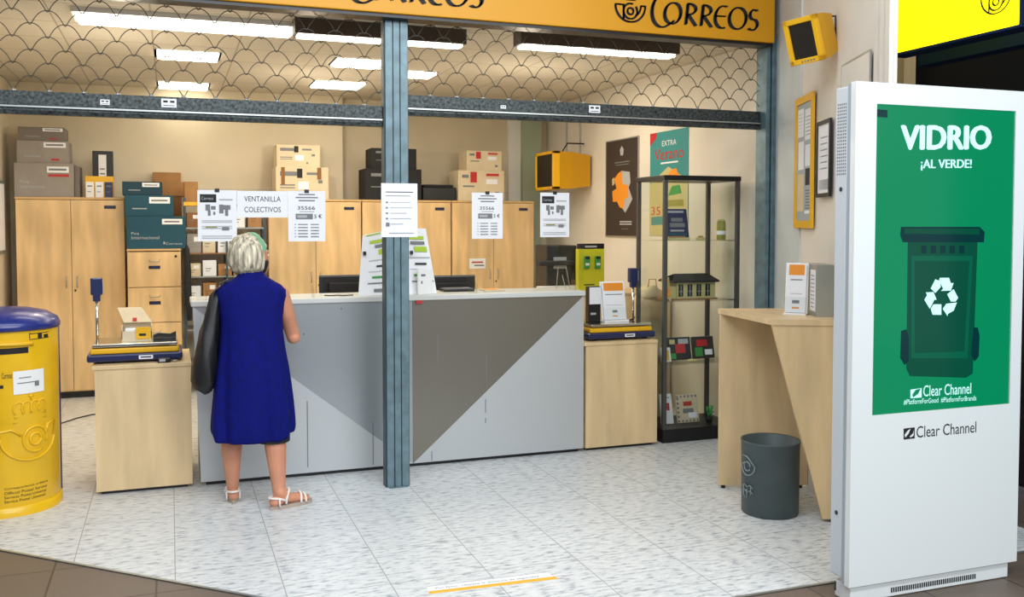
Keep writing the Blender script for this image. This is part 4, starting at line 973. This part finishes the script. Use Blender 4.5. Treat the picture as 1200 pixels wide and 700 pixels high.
# framed things on the outer wall
def framed(px0, px1, ytop, ybot, wfr, mfr, label, name, draw, dep=.025):
    a = pP(px0,ytop[0],W0+WN*dep,WN); c = pP(px1,ytop[1],W0+WN*dep,WN); a2 = pP(px0,ybot[0],W0+WN*dep,WN); c2 = pP(px1,ybot[1],W0+WN*dep,WN)
    s0 = (W0-a).dot(WD); s1 = (W0-c).dot(WD); z1_ = (a.z+c.z)/2; z0_ = (a2.z+c2.z)/2
    t = thing(name, label, 'picture frame' if name != 'notice_board' else 'notice board', wallp((s0+s1)/2,0,z0_))
    b = MB(mfr)
    for sa, sb, za, zb_ in ((s0,s1,z1_-wfr,z1_),(s0,s1,z0_,z0_+wfr),(s0,s0+wfr,z0_+wfr,z1_-wfr),(s1-wfr,s1,z0_+wfr,z1_-wfr)):
        b.prism([wallp(sa,.013,za),wallp(sb,.013,za),wallp(sb,.013,zb_),wallp(sa,.013,zb_)], WN*(dep-.013+.002))
    fixn(b.build('frame', t))
    b = MB('kiosk_grey'); b.prism([wallp(s0+wfr,.013,z0_+wfr),wallp(s1-wfr,.013,z0_+wfr),wallp(s1-wfr,.013,z1_-wfr),wallp(s0+wfr,.013,z1_-wfr)], WN*.006)
    W = s1-s0-2*wfr; H = z1_-z0_-2*wfr
    def R(m, u0, v0, u1, v1): b.use(m); b.prism([wallp(s0+wfr+W*u,.0195,z0_+wfr+H*v) for u, v in ((u0,v0),(u1,v0),(u1,v1),(u0,v1))], WN*.0008)
    draw(R); fixn(b.build('backing', t))
def dr1(R):
    R('paper',.05,.72,.45,.96); R('paper',.55,.68,.95,.94); R('paper',.1,.44,.48,.68); R('box_cream',.05,.08,.5,.40); R('paper',.58,.46,.95,.64); R('ink',.6,.30,.9,.44)
    for i in range(7): R('ink_grey',.62,.1+i*.025,.92,.11+i*.025)
    for i in range(6): R('ink_grey',.1,.76+i*.03,.4,.768+i*.03); R('ink_grey',.6,.72+i*.03,.9,.728+i*.03)
    R('paper',.58,.06,.95,.085)
framed(932,953,(117,107),(266,269),.045,'yellow','tall yellow framed notice board on the outer wall above the desk','notice_board',dr1)
def dr2(R):
    R('paper',0,0,1,1); 
    for i in range(6): R('ink_pale',.2,.35+i*.09,.8,.37+i*.09)
    R('ink_grey',.1,.05,.9,.2)
framed(957,973,(144,138),(231,231),.022,'black','narrow black framed certificate right of the yellow notice board','picture_frame',dr2)
def dr3(R):
    R('wall_white',0,0,1,1); 
    for i in range(4): R('ink_grey',.05,.25+i*.17,.9,.262+i*.17)
framed(986,1020,(80,54),(330,350),.008,'steel_light','large thin-framed wavy line print half hidden behind the white totem','picture_frame',dr3,dep=.02)
# bin
bc = Vector((*pZ(902,600,0).xy,0))
t = thing('waste_bin', 'dark grey round waste bin with pale horn emblem under the standing desk', 'waste bin', bc)
b = MB('bin_grey'); rb = .160
b.lathe([(rb-.012,0),(rb-.004,.01),(rb,.40),(rb+.004,.405),(rb+.002,.412),(rb-.008,.408),(rb-.014,.02),(.01,.015)], 48, bc); b.build('body', t)
fa2 = math.atan2(-bc.y,-bc.x)
b = MB('bin_print')
def bpt(x, z): aa = fa2-math.radians(50)+x/rb; return bc+Vector((math.cos(aa)*(rb+.0015), math.sin(aa)*(rb+.0015), z))
def bstroke(P, w=.005): b.tube([bpt(x,z) for x, z in P], w*.9, 5)
bstroke([(x*.055,.27+y*.055) for x, y in arc(0,.2,1,1,180,360)]+[(.055,.281)]); bstroke([(x*.055,.27+y*.055) for x, y in arc(0,.1,.45,.45,0,330)]); bstroke([(-.055,.281),(-.02,.29)]); bstroke([(.055,.281),(.0,.33),(-.04,.33)])
for j, zz in enumerate((.16,.13)):
    bstroke([(-.045,zz),(-.02,zz+.012),(.0,zz),(.02,zz+.012),(.045,zz)],.004)
bstroke([(-.03,.17),(-.03,.11),(-.01,.10)],.004); bstroke([(.03,.17),(.03,.12)],.004); bstroke([(0,.15),(0,.095)],.004)
b.build('emblem', t)

# ------------------------------------------------------------------ advertising totem
KY = 3.19
kx0 = pY(999,400,KY).x; kx1 = pY(1197,400,KY).x; kzt = (pY(1003,97,KY).z*.6+pY(1196,104,KY).z*.4); kzb = (pY(996,690,KY).z+pY(1194,657,KY).z)/2
kd = .13
t = thing('advertising_totem', 'tall white digital advertising totem showing a green glass recycling advert', 'advertising display', ((kx0+kx1)/2,KY+kd/2,0))
sx0 = pY(1025,300,KY).x; sx1 = pY(1187,300,KY).x; szt = (pY(1027,124,KY).z+pY(1190,128,KY).z)/2; szb = (pY(1020,488,KY).z+pY(1181,473,KY).z)/2
b = MB('kiosk_white')
for a, c in (((kx0,KY,szt),(kx1,KY+.03,kzt)), ((kx0,KY,kzb),(kx1,KY+.03,szb)), ((kx0,KY,szb),(sx0,KY+.03,szt)), ((sx1,KY,szb),(kx1,KY+.03,szt))): b.box(a, c)
b.build('front_frame', t)
b = MB('kiosk_grey'); b.box((kx0+.006,KY+.031,kzb),(kx1-.006,KY+.055,kzt-.006)); b.build('seal_strip', t)
b = MB('kiosk_side'); b.box((kx0+.004,KY+.056,.10),(kx1-.004,KY+kd,kzt-.014),.006); b.build('rear_body', t)
b = MB('kiosk_white'); b.box((kx0+.025,KY+.02,0),(kx1-.03,KY+kd-.01,kzb-.004),.003); B = b.build('base', t)
b = MB('black_soft'); p = pY(1044,687,KY+.02); q = pY(1144,675,KY+.02); zz = (p.z+q.z)/2-.01; n = 40
for i in range(n): u = p.x+(q.x-p.x)*i/n; b.box((u,KY+.0185,zz-.011),(u+(q.x-p.x)/n*.6,KY+.0195,zz+.011))
b.build('vent_slot', B)
b = MB('ink_grey')
for i in range(22):
    for j in range(5): b.box((kx0+.003,KY+.062+j*.012,kzt-.09-i*.014),(kx0+.0045,KY+.068+j*.012,kzt-.083-i*.014))
b.build('vent_perforation', t)
b = MB('steel_dark')
for zz in (pX(984,603,kx0).z, pX(984,222,kx0).z): b.ball((kx0+.003,KY+.09,zz),(.004,.010,.010),6)
b.box((kx0+.002,KY+.085,pX(984,690,kx0).z-.02),(kx0+.004,KY+.095,pX(984,690,kx0).z+.02)); b.build('lock', t)
b = MB('screen_green'); b.box((sx0,KY+.006,szb),(sx1,KY+.02,szt))
Yt = [KY+.0052]
def kpt(x, y): 
    p = pY(x,y,Yt[0]); return p
def Wk(x, y):   # photo pixel -> point on screen with the screen's slight convergence
    return kpt(x, y)
def kpoly(m, P, lay=0):
    b.use(m); Y = KY+.0055-lay*.0004; b.poly([Vector((p.x,Y,p.z)) for p in (pY(x,y,Y) for x, y in P)])
def ktext(m, s_, x0_, y0_, x1_, y1_, lay=4, skew=0):
    b.use(m); Y = KY+.0055-lay*.0004; a = pY(x0_,y1_,Y); c = pY(x1_,y1_-skew,Y); h = pY(x0_,y0_,Y).z-a.z; b.text(s_, a, (c-a), ez, (c-a).length, h)
# bin drawing
kpoly('screen_bin', [(1064,268),(1146,272),(1140,438),(1132,443),(1066,441),(1062,432)],0)
kpoly('screen_bin_mid', [(1068,300),(1140,300),(1134,420),(1068,420)],1)
kpoly('screen_bin', [(1072,306),(1136,306),(1130,412),(1072,414)],2)
kpoly('screen_bin_dark', [(1056,266),(1148,266),(1154,272),(1153,284),(1058,284),(1055,276)],3)
kpoly('screen_bin', [(1060,268),(1148,268),(1148,275),(1060,274)],4)
for i in range(5): kpoly('screen_bin_dark', [(1080+i*11,288),(1086+i*11,288),(1086+i*11,297),(1080+i*11,297)],3)
kpoly('screen_bin_dark', [(1056,388),(1062,386),(1065,395),(1065,424),(1060,428),(1055,420)],3)
kpoly('screen_bin_dark', [(1141,384),(1146,384),(1148,394),(1147,418),(1142,424),(1138,416)],3)
ktext('screen_text','VIDRIO',1056,147,1160,175,5,.5)
for dx, dy in ((1,0),(0,1),(1.2,.8),(-1,0),(2,0),(.5,-.8)): ktext('screen_text','VIDRIO',1056+dx,147+dy,1160+dx,175+dy,5+dx*.5,.5)
ktext('screen_text','¡AL VERDE!',1079,187,1138,200,5,.5); ktext('screen_text','¡AL VERDE!',1079.7,187,1138.7,200,5.5,.5)
# recycling triangle of three bent arrows
for P in ([(240,120),(290,120),(300,150),(315,148),(300,190),(245,192),(258,180),(235,135)], [(215,128),(240,138),(245,170),(215,203),(190,178)],
          [(163,200),(205,198),(222,240),(210,240),(185,290),(155,240),(170,215)], [(190,290),(205,265),(248,265),(248,323),(200,322)],
          [(256,290),(275,262),(333,255),(315,300),(283,318),(282,330)], [(280,210),(315,182),(340,230),(325,250),(300,250)]):
    kpoly('screen_text', [(1050+x/4.664, 300+y/4.667) for x, y in P], 5)
ktext('screen_text','Clear Channel',1082,452,1138,465,5,3.5)
kpoly('screen_text', [(1067,457),(1080,455),(1080,466),(1067,467)],5); kpoly('screen_green', [(1069,463),(1073,457),(1079,455.5),(1076,462),(1070,466)],6)
ktext('screen_text','#PlatformForGood  #PlatformForBrands',1059,468.5,1144,475,5,5)
kpoly('screen_bin_dark', [(1027,128),(1040,129),(1040,138),(1027,137)],3)
b.build('screen', t)
b = MB('ink'); Y = KY-.0008
a = pY(1074,513.5,Y); c = pY(1144,507,Y); b.text('Clear Channel', a, c-a, ez, (c-a).length, pY(1074,500,Y).z-a.z)
b.poly([pY(1059,502.5,Y),pY(1072,501,Y),pY(1072,514,Y),pY(1059,515.5,Y)][::-1]); b.use('kiosk_white'); Y -= .0006; b.poly([pY(1060,510,Y),pY(1064,504.5,Y),pY(1067,503,Y),pY(1065,508,Y),pY(1061,513,Y)][::-1]); b.poly([pY(1066,512,Y),pY(1070,508,Y),pY(1071,504,Y),pY(1070.5,511,Y),pY(1067,513,Y)][::-1])
b.build('maker_logo', t)

# yellow light box sign of the neighbour
LX = 3.62
pa = pX(1043,60,LX); pb = pX(1194,34,LX)
t = thing('light_box_sign', 'glowing yellow light box sign with a dark emblem above the white totem', 'sign', (LX,(pa.y+pb.y)/2,pa.z))
zz = (pa.z*.5+pb.z*.5)
b = MB('lightbox'); b.box((LX,pb.y,zz),(LX+.1,pa.y,3.5)); b.build('lit_panel', t)
b = MB('blue_fascia'); b.box((LX-.004,pb.y-.02,zz-.012),(LX+.105,pa.y+.0,zz)); b.box((LX,pb.y-.03,zz),(LX+.1,pb.y,3.5)); b.build('frame', t)
b = MB('ink'); c = pX(1167,8,LX-.002); u = Vector((0,-1,0)); horn(b, Vector((LX-.003,c.y,c.z+.03)), u, ez, .085, .05); b.build('emblem', t)

# ------------------------------------------------------------------ floor sticker
a = pZ(503,697,0); c = pZ(655,679,0); a2 = pZ(500,688,0); c2 = pZ(640,671,0)
b = MB('paper'); b.prism([Z(a2,.0005),Z(a,.0005),Z(c,.0005),Z(c2,.0005)], (0,0,.0008)); b.use('yellow')
mid = lambda p, q, k: p*(1-k)+q*k
b.prism([Z(mid(a,a2,.35),.0014),Z(a,.0014),Z(c,.0014),Z(mid(c,c2,.35),.0014)], (0,0,.0003)); b.use('ink_pale'); b.prism([Z(mid(a2,a,.05),.0014),Z(a2,.0014),Z(c2,.0014),Z(mid(c2,c,.05),.0014)],(0,0,.0003))
b.use('ink_grey'); o = Z(mid(mid(a,a2,.5),c,.06),.0018); b.text('Por favor, respete la distancia de seguridad', o, c-a, (a2-a), (c-a).length*.8, (a2-a).length*.26)
tag(fixn(b.build('floor_sticker')), 'white and yellow strip sticker on the tiled floor', 'sticker')
# cable on inner floor
b = MB('black'); p = pZ(72,497,0); q = pZ(107,487,0); b.tube([(p.x-.2,p.y-.05,.006),(p.x,p.y,.006),((p.x+q.x)/2,(p.y+q.y)/2+.03,.006),(q.x,q.y,.006),(q.x+.4,q.y+.1,.006)], .005, 6); tag(b.build('floor_cable'), 'thin black cable lying on the floor behind the post box', 'cable')
# notice board edge on left wall
b = MB('steel_light'); p = pX(4,235,XL+.01); b.box((XL,p.y-.5,1.35),(XL+.02,p.y,2.0),.003); b.use('paper'); b.box((XL+.02,p.y-.47,1.38),(XL+.022,p.y-.03,1.97)); tag(b.build('notice_board'), 'pale framed board on the left wall at the picture edge', 'notice board')

# ------------------------------------------------------------------ woman
wr = Vector((.430, 5.555, 0)); WRZ = math.radians(-6)
t = thing('person', 'grey-haired woman in a sleeveless blue dress standing at the counter seen from behind', 'person', wr, WRZ)
TT = ROOTM[t.name]
def cap(mb, P, r, n=14):
    P = [Vector(p) for p in P]; mb.tube(P, r, n)
    for p, q in zip(P, r): mb.ball(p, q*.995, 8)
body = MB('skin')
def ering(cx, cy, z, rx, ry, n=28, pw=2.3):
    R = []
    for i in range(n):
        a = 2*PI*i/n; ca_, sa_ = math.cos(a), math.sin(a)
        R.append(Vector((cx+rx*math.copysign(abs(ca_)**(2/pw),ca_), cy+ry*math.copysign(abs(sa_)**(2/pw),sa_), z)))
    return R
body.loft([ering(0,.0,z,rx,ry) for z, rx, ry in ((.70,.10,.08),(.74,.165,.115),(.82,.18,.125),(.92,.165,.115),(1.02,.155,.11),(1.12,.165,.11),(1.20,.172,.10),(1.25,.15,.085),(1.285,.09,.065),(1.31,.05,.05))])
hd = Vector((.012,.035,1.428)); hy = math.radians(-50)
def HP(x, y, z): return hd+Vector((x*math.cos(hy)-y*math.sin(hy), x*math.sin(hy)+y*math.cos(hy), z))
cap(body, [(0,0,1.25),(.005,.015,1.30),(.01,.025,1.36)], [.062,.052,.052])
bm_ = MB('skin'); bm_.ball((0,0,0),(.074,.092,.108),14)
body_v = [HP(v.x,v.y,v.z) for v in bm_.v]
k = body.pts(body_v); [body.face([k+i for i in f], True) for f in bm_.f]
def hball(c, r):
    q = MB('skin'); q.ball((0,0,0), r, 8); k = body.pts([HP(c[0]+v.x,c[1]+v.y,c[2]+v.z) for v in q.v]); [body.face([k+i for i in f], True) for f in q.f]
hball((0,.06,-.06),(.045,.04,.04)); hball((0,.098,-.018),(.012,.022,.024)); hball((0,.078,-.052),(.026,.016,.010)); hball((.074,-.005,-.008),(.012,.02,.032)); hball((-.074,-.005,-.008),(.012,.02,.032)); hball((0,.075,-.088),(.024,.022,.018)); hball((0,.075,.028),(.05,.018,.012))
# legs
LF = Vector((-.115,.075,0)); RF = Vector((.150,-.135,0))
cap(body, [(-.085,0,.80),(-.10,.03,.62),(-.113,.055,.455),(-.118,.045,.34),(-.118,.06,.20),(-.116,.07,.085)], [.085,.074,.057,.061,.046,.034])
cap(body, [(.085,0,.80),(.102,-.015,.62),(.122,-.045,.455),(.128,-.07,.34),(.138,-.10,.20),(.146,-.125,.085)], [.085,.074,.058,.062,.047,.035])
def foot(o, yaw):
    cy_, sy_ = math.cos(yaw), math.sin(yaw)
    def P(f, s, z): return Vector((o.x+f*sy_+s*cy_, o.y+f*cy_-s*sy_, z))
    cap(body, [P(-.035,0,.045),P(.03,0,.058),P(.10,.0,.045),P(.145,.0,.036)], [.030,.031,.028,.022])
    cap(body, [P(0,0,.09),P(.03,0,.07)], [.033,.033])
    for i, (s, l, r) in enumerate(((-.028,.195,.011),(-.012,.19,.008),(.0,.185,.008),(.013,.178,.0075),(.026,.168,.007))):
        sg = 1
        cap(body, [P(.12,s*.9,.036),P(l-.012,s*1.05,.034),P(l,s*1.05,.030)], [.013,r,r*.9], 8)
    return P
PL_ = foot(LF, math.radians(-6)); PR_ = foot(RF, math.radians(62))
# arms
def arm(sx, el, wr_, hdir):
    sh = Vector((sx*.160,-.005,1.215)); el = Vector(el); w = Vector(wr_)
    cap(body, [sh, sh*.5+el*.5+Vector((sx*.004,0,0)), el, el*.55+w*.45+Vector((sx*.006,0,0)), w], [.054,.047,.040,.037,.026])
    f = Vector(hdir).normalized(); s = Vector((f.y,-f.x,0)).normalized()
    pc_ = w+f*.05
    cap(body, [w, w+f*.03], [.024,.022])
    for j, l in zip((-.027,-.009,.009,.027), (.060,.074,.080,.070)):
        base = w+f*.028+s*j*.7; kn = w+f*.088+s*j+Vector((0,0,.004))
        cap(body, [base, kn], [.014,.0125], 8)
        cap(body, [kn, kn+f*l*.45+Vector((0,0,.002)), kn+f*l*.95+s*j*.15+Vector((0,0,-.010))], [.0095,.0085,.0072], 8)
    tb = w+f*.03-s*sx*.018
    cap(body, [tb, tb+f*.03-s*sx*.028, tb+f*.062-s*sx*.034+Vector((0,0,-.006))], [.014,.010,.0085], 8)
arm(1, (.236,.08,.950), (.165,.335,1.155), (-.15,1,.06))
arm(-1, (-.215,.13,.965), (-.12,.345,1.158), (.2,1,.06))
body.T = Matrix.Identity(4); body.v = [TT@v for v in body.v]
ob = body.build('body', t)
md = ob.modifiers.new('r','REMESH'); md.mode = 'VOXEL'; md.voxel_size = .0042; md.use_smooth_shade = True
ms = ob.modifiers.new('s','SMOOTH'); ms.iterations = 5; ms.factor = .5
dg = bpy.context.evaluated_depsgraph_get(); dg.update()
me = bpy.data.meshes.new_from_object(ob.evaluated_get(dg)); ob.modifiers.clear(); ob.data = me
me.materials.clear(); me.materials.append(M['skin']); me.polygons.foreach_set('use_smooth',[True]*len(me.polygons))
for sx in (-1,1):
    b = MB('paper'); b.T = TT; p = HP(sx*.029,.079,.008); b.ball(p,(.011,.010,.009),8); b.use('ink'); p = HP(sx*.029,.087,.008); b.ball(p,(.005,.005,.005),6); b.build('eye', t)
# black face mask
b = MB('black_soft'); b.T = TT; R = []
for z, r, y in ((-.100,.03,.072),(-.085,.05,.066),(-.06,.064,.062),(-.035,.07,.06),(-.015,.066,.058)):
    R.append([HP(r*math.sin(q), y-.05+ (r*.95+.015)*math.cos(q), z) for q in [(-1.35+2.7*i/14) for i in range(15)]])
b.loft(R, caps=False, close=False); o_ = b.build('face_mask', t)
o_.modifiers.new('t','SOLIDIFY').thickness = .003
# dress
b = MB('dress_blue'); b.T = TT; R = []
prof = ((1.345,.066,.062,.012),(1.33,.068,.064,.010),(1.315,.078,.068,.006),(1.29,.118,.084,0),(1.262,.166,.098,0),(1.238,.192,.106,0),(1.205,.194,.112,0),(1.165,.182,.118,0),(1.08,.170,.122,0),(1.00,.170,.128,0),(.90,.180,.138,0),(.80,.196,.148,0),(.70,.208,.152,0),(.60,.218,.154,0),(.50,.224,.154,0),(.43,.225,.152,0),(.40,.221,.150,0),(.385,.216,.148,0))
for z, rx, ry, dy in prof:
    ring = []
    for i in range(96):
        a = 2*PI*i/96; ca_, sa_ = math.cos(a), math.sin(a); pw = 2.5 if z > .5 else 2.5
        k = max(0, 1.1-z)*.016; f_ = k*math.sin(a*7+z*2)+k*.6*math.sin(a*13+1+z*3)
        hem = .03*abs(ca_)**6*max(0,(.52-z)/.135)
        sh = -.010*math.sin(z*21)*max(0,ca_)*0
        ring.append(Vector((.002+(rx+f_)*math.copysign(abs(ca_)**(2/pw),ca_), dy+(ry+f_)*math.copysign(abs(sa_)**(2/pw),sa_)-.01, z+hem)))
    R.append(ring)
b.loft(R, caps=False); D = b.build('dress', t); D.modifiers.new('t','SOLIDIFY').thickness = .004
b = MB('black_soft'); b.T = TT; b.loft([ering(.115,-.03,z,.095,.11,28) for z in (.55,.37)], caps=False); b.build('underskirt', t)
# hair
b = MB('hair_grey'); b.T = TT
bm = bmesh.new(); bmesh.ops.create_icosphere(bm, subdivisions=6, radius=1)
from mathutils import noise
for v in bm.verts:
    x, y, z = v.co; th = math.atan2(y, x)
    rx = .114; ry = .112; rz_ = .125
    low = max(0, -z); 
    s = 1+.18*low*(1-low*.6)
    st = .05*noise.noise(Vector((math.cos(th)*9, math.sin(th)*9, z*1.3)))+.035*noise.noise(Vector((math.cos(th)*22, math.sin(th)*22, z*2.2)))+.04*noise.noise(Vector((x*3,y*3,z*3)))
    s *= 1+st
    p = Vector((x*rx*s, y*ry*s-.032, z*rz_*s+.008))
    if p.z < -.075: p.z = -.075-(-.075-p.z)*.75
    # open the face: pull front lower part inside the head
    if y > .25 and z < .42:
        k = min(1,(y-.25)/.25)*min(1,(.42-z)/.2); p = p*(1-k)+Vector((x*.055,y*.055,max(z,-.6)*.07))*k
    v.co = HP(p.x, p.y, p.z)
b.addbm(bm, True); b.build('hair', t)
b = MB('band_green'); b.T = TT; 
b.loft([[HP(.108*math.cos(a)*k_, -.002-.012*math.sin(a)+dy, .130*math.sin(a)*k_+.006) for a in [math.radians(12+156*i/40) for i in range(41)]] for k_, dy in ((1.0,-.020),(1.035,-.014),(1.035,.014),(1.0,.020))], caps=False, close=False); b.build('hair_band', t)
# bag
b = MB('leather_black'); b.T = TT; R = []
for z, rx, ry, cx_b in ((1.25,.010,.045,-.176),(1.20,.030,.075,-.192),(1.10,.042,.10,-.208),(1.00,.052,.125,-.226),(.90,.062,.15,-.240),(.80,.072,.16,-.252),(.73,.070,.155,-.258),(.69,.055,.14,-.258),(.675,.03,.11,-.255)):
    rr = ering(cx_b,.0,z,rx,ry,40,2.6); R.append([p+Vector((.006*math.sin(i*.9+z*30),.006*math.sin(i*.7+z*17),.012*math.sin(i*.35))) for i, p in enumerate(rr)])
B = None
t2 = thing('handbag', 'black leather shoulder bag hanging from the left shoulder of the woman', 'bag', TT@Vector((-.25,0,.675)), WRZ)
b.loft(R); b.build('bag_body', t2)
b = MB('leather_black'); b.T = TT
for yy in (-.05,.045):
    b = MB('leather_black'); b.T = TT
    P = [(-.205,yy*1.3,1.07),(-.214,yy*1.2,1.15),(-.200,yy,1.225),(-.165,yy*.8,1.278),(-.120,yy*.5+.0,1.302)]
    b.loft([[Vector(p)+Vector((0,-.016,0)),Vector(p)+Vector((0,.016,0)),Vector(p)+Vector((-.004,.016,.005)),Vector(p)+Vector((-.004,-.016,.005))] for p in P], sm=False)
    fixn(b.build('shoulder_strap', t2))
b = MB('chrome'); b.T = TT; b.box((-.318,-.08,.80),(-.312,-.076,.90)); b.build('zip', t2)
# sandals
for P in (PL_, PR_):
    b = MB('sandal_sole'); b.T = TT; n = 26; out = []
    for i in range(n):
        a = 2*PI*i/n; f = .07+.132*math.cos(a); s = (.034+.008*math.cos(a))*math.sin(a); out.append((f, s))
    b.loft([[P(f, s, z) for f, s in out] for z in (.0,.022)], sm=False)
    S_ = b.build('sandal', t)
    b = MB('sandal_white'); b.T = TT
    def hoop(f0, f1, w, h, z0_):   # strap over the foot
        pts = [P(f0+(f1-f0)*abs(math.sin(q))**2, w*math.cos(q), z0_+h*math.sin(q)) for q in [PI*i/14 for i in range(15)]]
        b.loft([[p+Vector((0,0,-.002)), p+Vector((.001,.001,.006)), p+Vector((0,0,.012))+Vector((0,0,0)), p+Vector((.0,.0,.004))] for p in pts], sm=True)
        b.tube(pts, .007, 6)
    hoop(.115,.125,.037,.055,.02); hoop(.145,.15,.038,.042,.02)
    b.build('toe_strap', S_); b = MB('sandal_white'); b.T = TT; hoop(.02,.055,.036,.075,.03)
    b.tube([P(.02,.036,.05),P(-.02,.034,.066),P(-.060,.018,.072),P(-.068,0,.073),P(-.060,-.018,.072),P(-.02,-.034,.066),P(.02,-.036,.05)], .007, 6)
    b.tube([P(-.02,.036,.02),P(-.02,.036,.066)], .006, 6); b.tube([P(-.02,-.036,.02),P(-.02,-.036,.066)], .006, 6)
    b.build('ankle_strap', S_)

# ------------------------------------------------------------------ lights
def area(name, loc, rot, sx, sy, power, col):
    l = bpy.data.lights.new(name, 'AREA'); l.shape = 'RECTANGLE'; l.size = sx; l.size_y = sy; l.energy = power; l.color = col
    o = bpy.data.objects.new(name, l); o.location = loc; o.rotation_euler = rot; COL.objects.link(o); return o
cool = (.93,.97,1.0); warm = (1.0,.87,.68)
area('corridor_lamp', (.3,3.4,3.9), (math.radians(15),0,0), 4.5, .5, 80, cool)
area('corridor_lamp', (1.5,.6,3.9), (math.radians(35),0,0), 5.5, .5, 135, cool)
area('corridor_lamp', (2.5,-2.5,3.7), (math.radians(60),0,0), 6, .6, 200, cool)
for i in range(4): area('corridor_tube', (7+i*2.2,-5-i*2.6,3.5), (0,0,0), 5, .12, 70, cool)
area('office_lamp', (.3,7.9,HC-.05), (0,0,0), 2.4, 1.0, 22, warm)
area('office_lamp', (2.6,7.7,HC-.05), (0,0,0), 2.0, 1.0, 26, warm)
for px_, py_ in ((-.3,7.2),(1.2,8.6),(2.9,7.6)):  # unseen fill points, added to brighten the office ceiling; no fixtures there
    l = bpy.data.lights.new('office_fill','POINT'); l.energy = 12; l.color = warm; l.shadow_soft_size = .01
    o = bpy.data.objects.new('office_fill', l); o.location = (px_,py_,2.35); COL.objects.link(o)
w = bpy.data.worlds.new('world'); S.world = w; w.use_nodes = True
w.node_tree.nodes['Background'].inputs[0].default_value = (.80,.88,1,1); w.node_tree.nodes['Background'].inputs[1].default_value = .35
S.view_settings.view_transform = 'Standard'; S.view_settings.look = 'None'; S.view_settings.gamma = 1; S.view_settings.exposure = 0.0
S.view_settings.use_curve_mapping = False
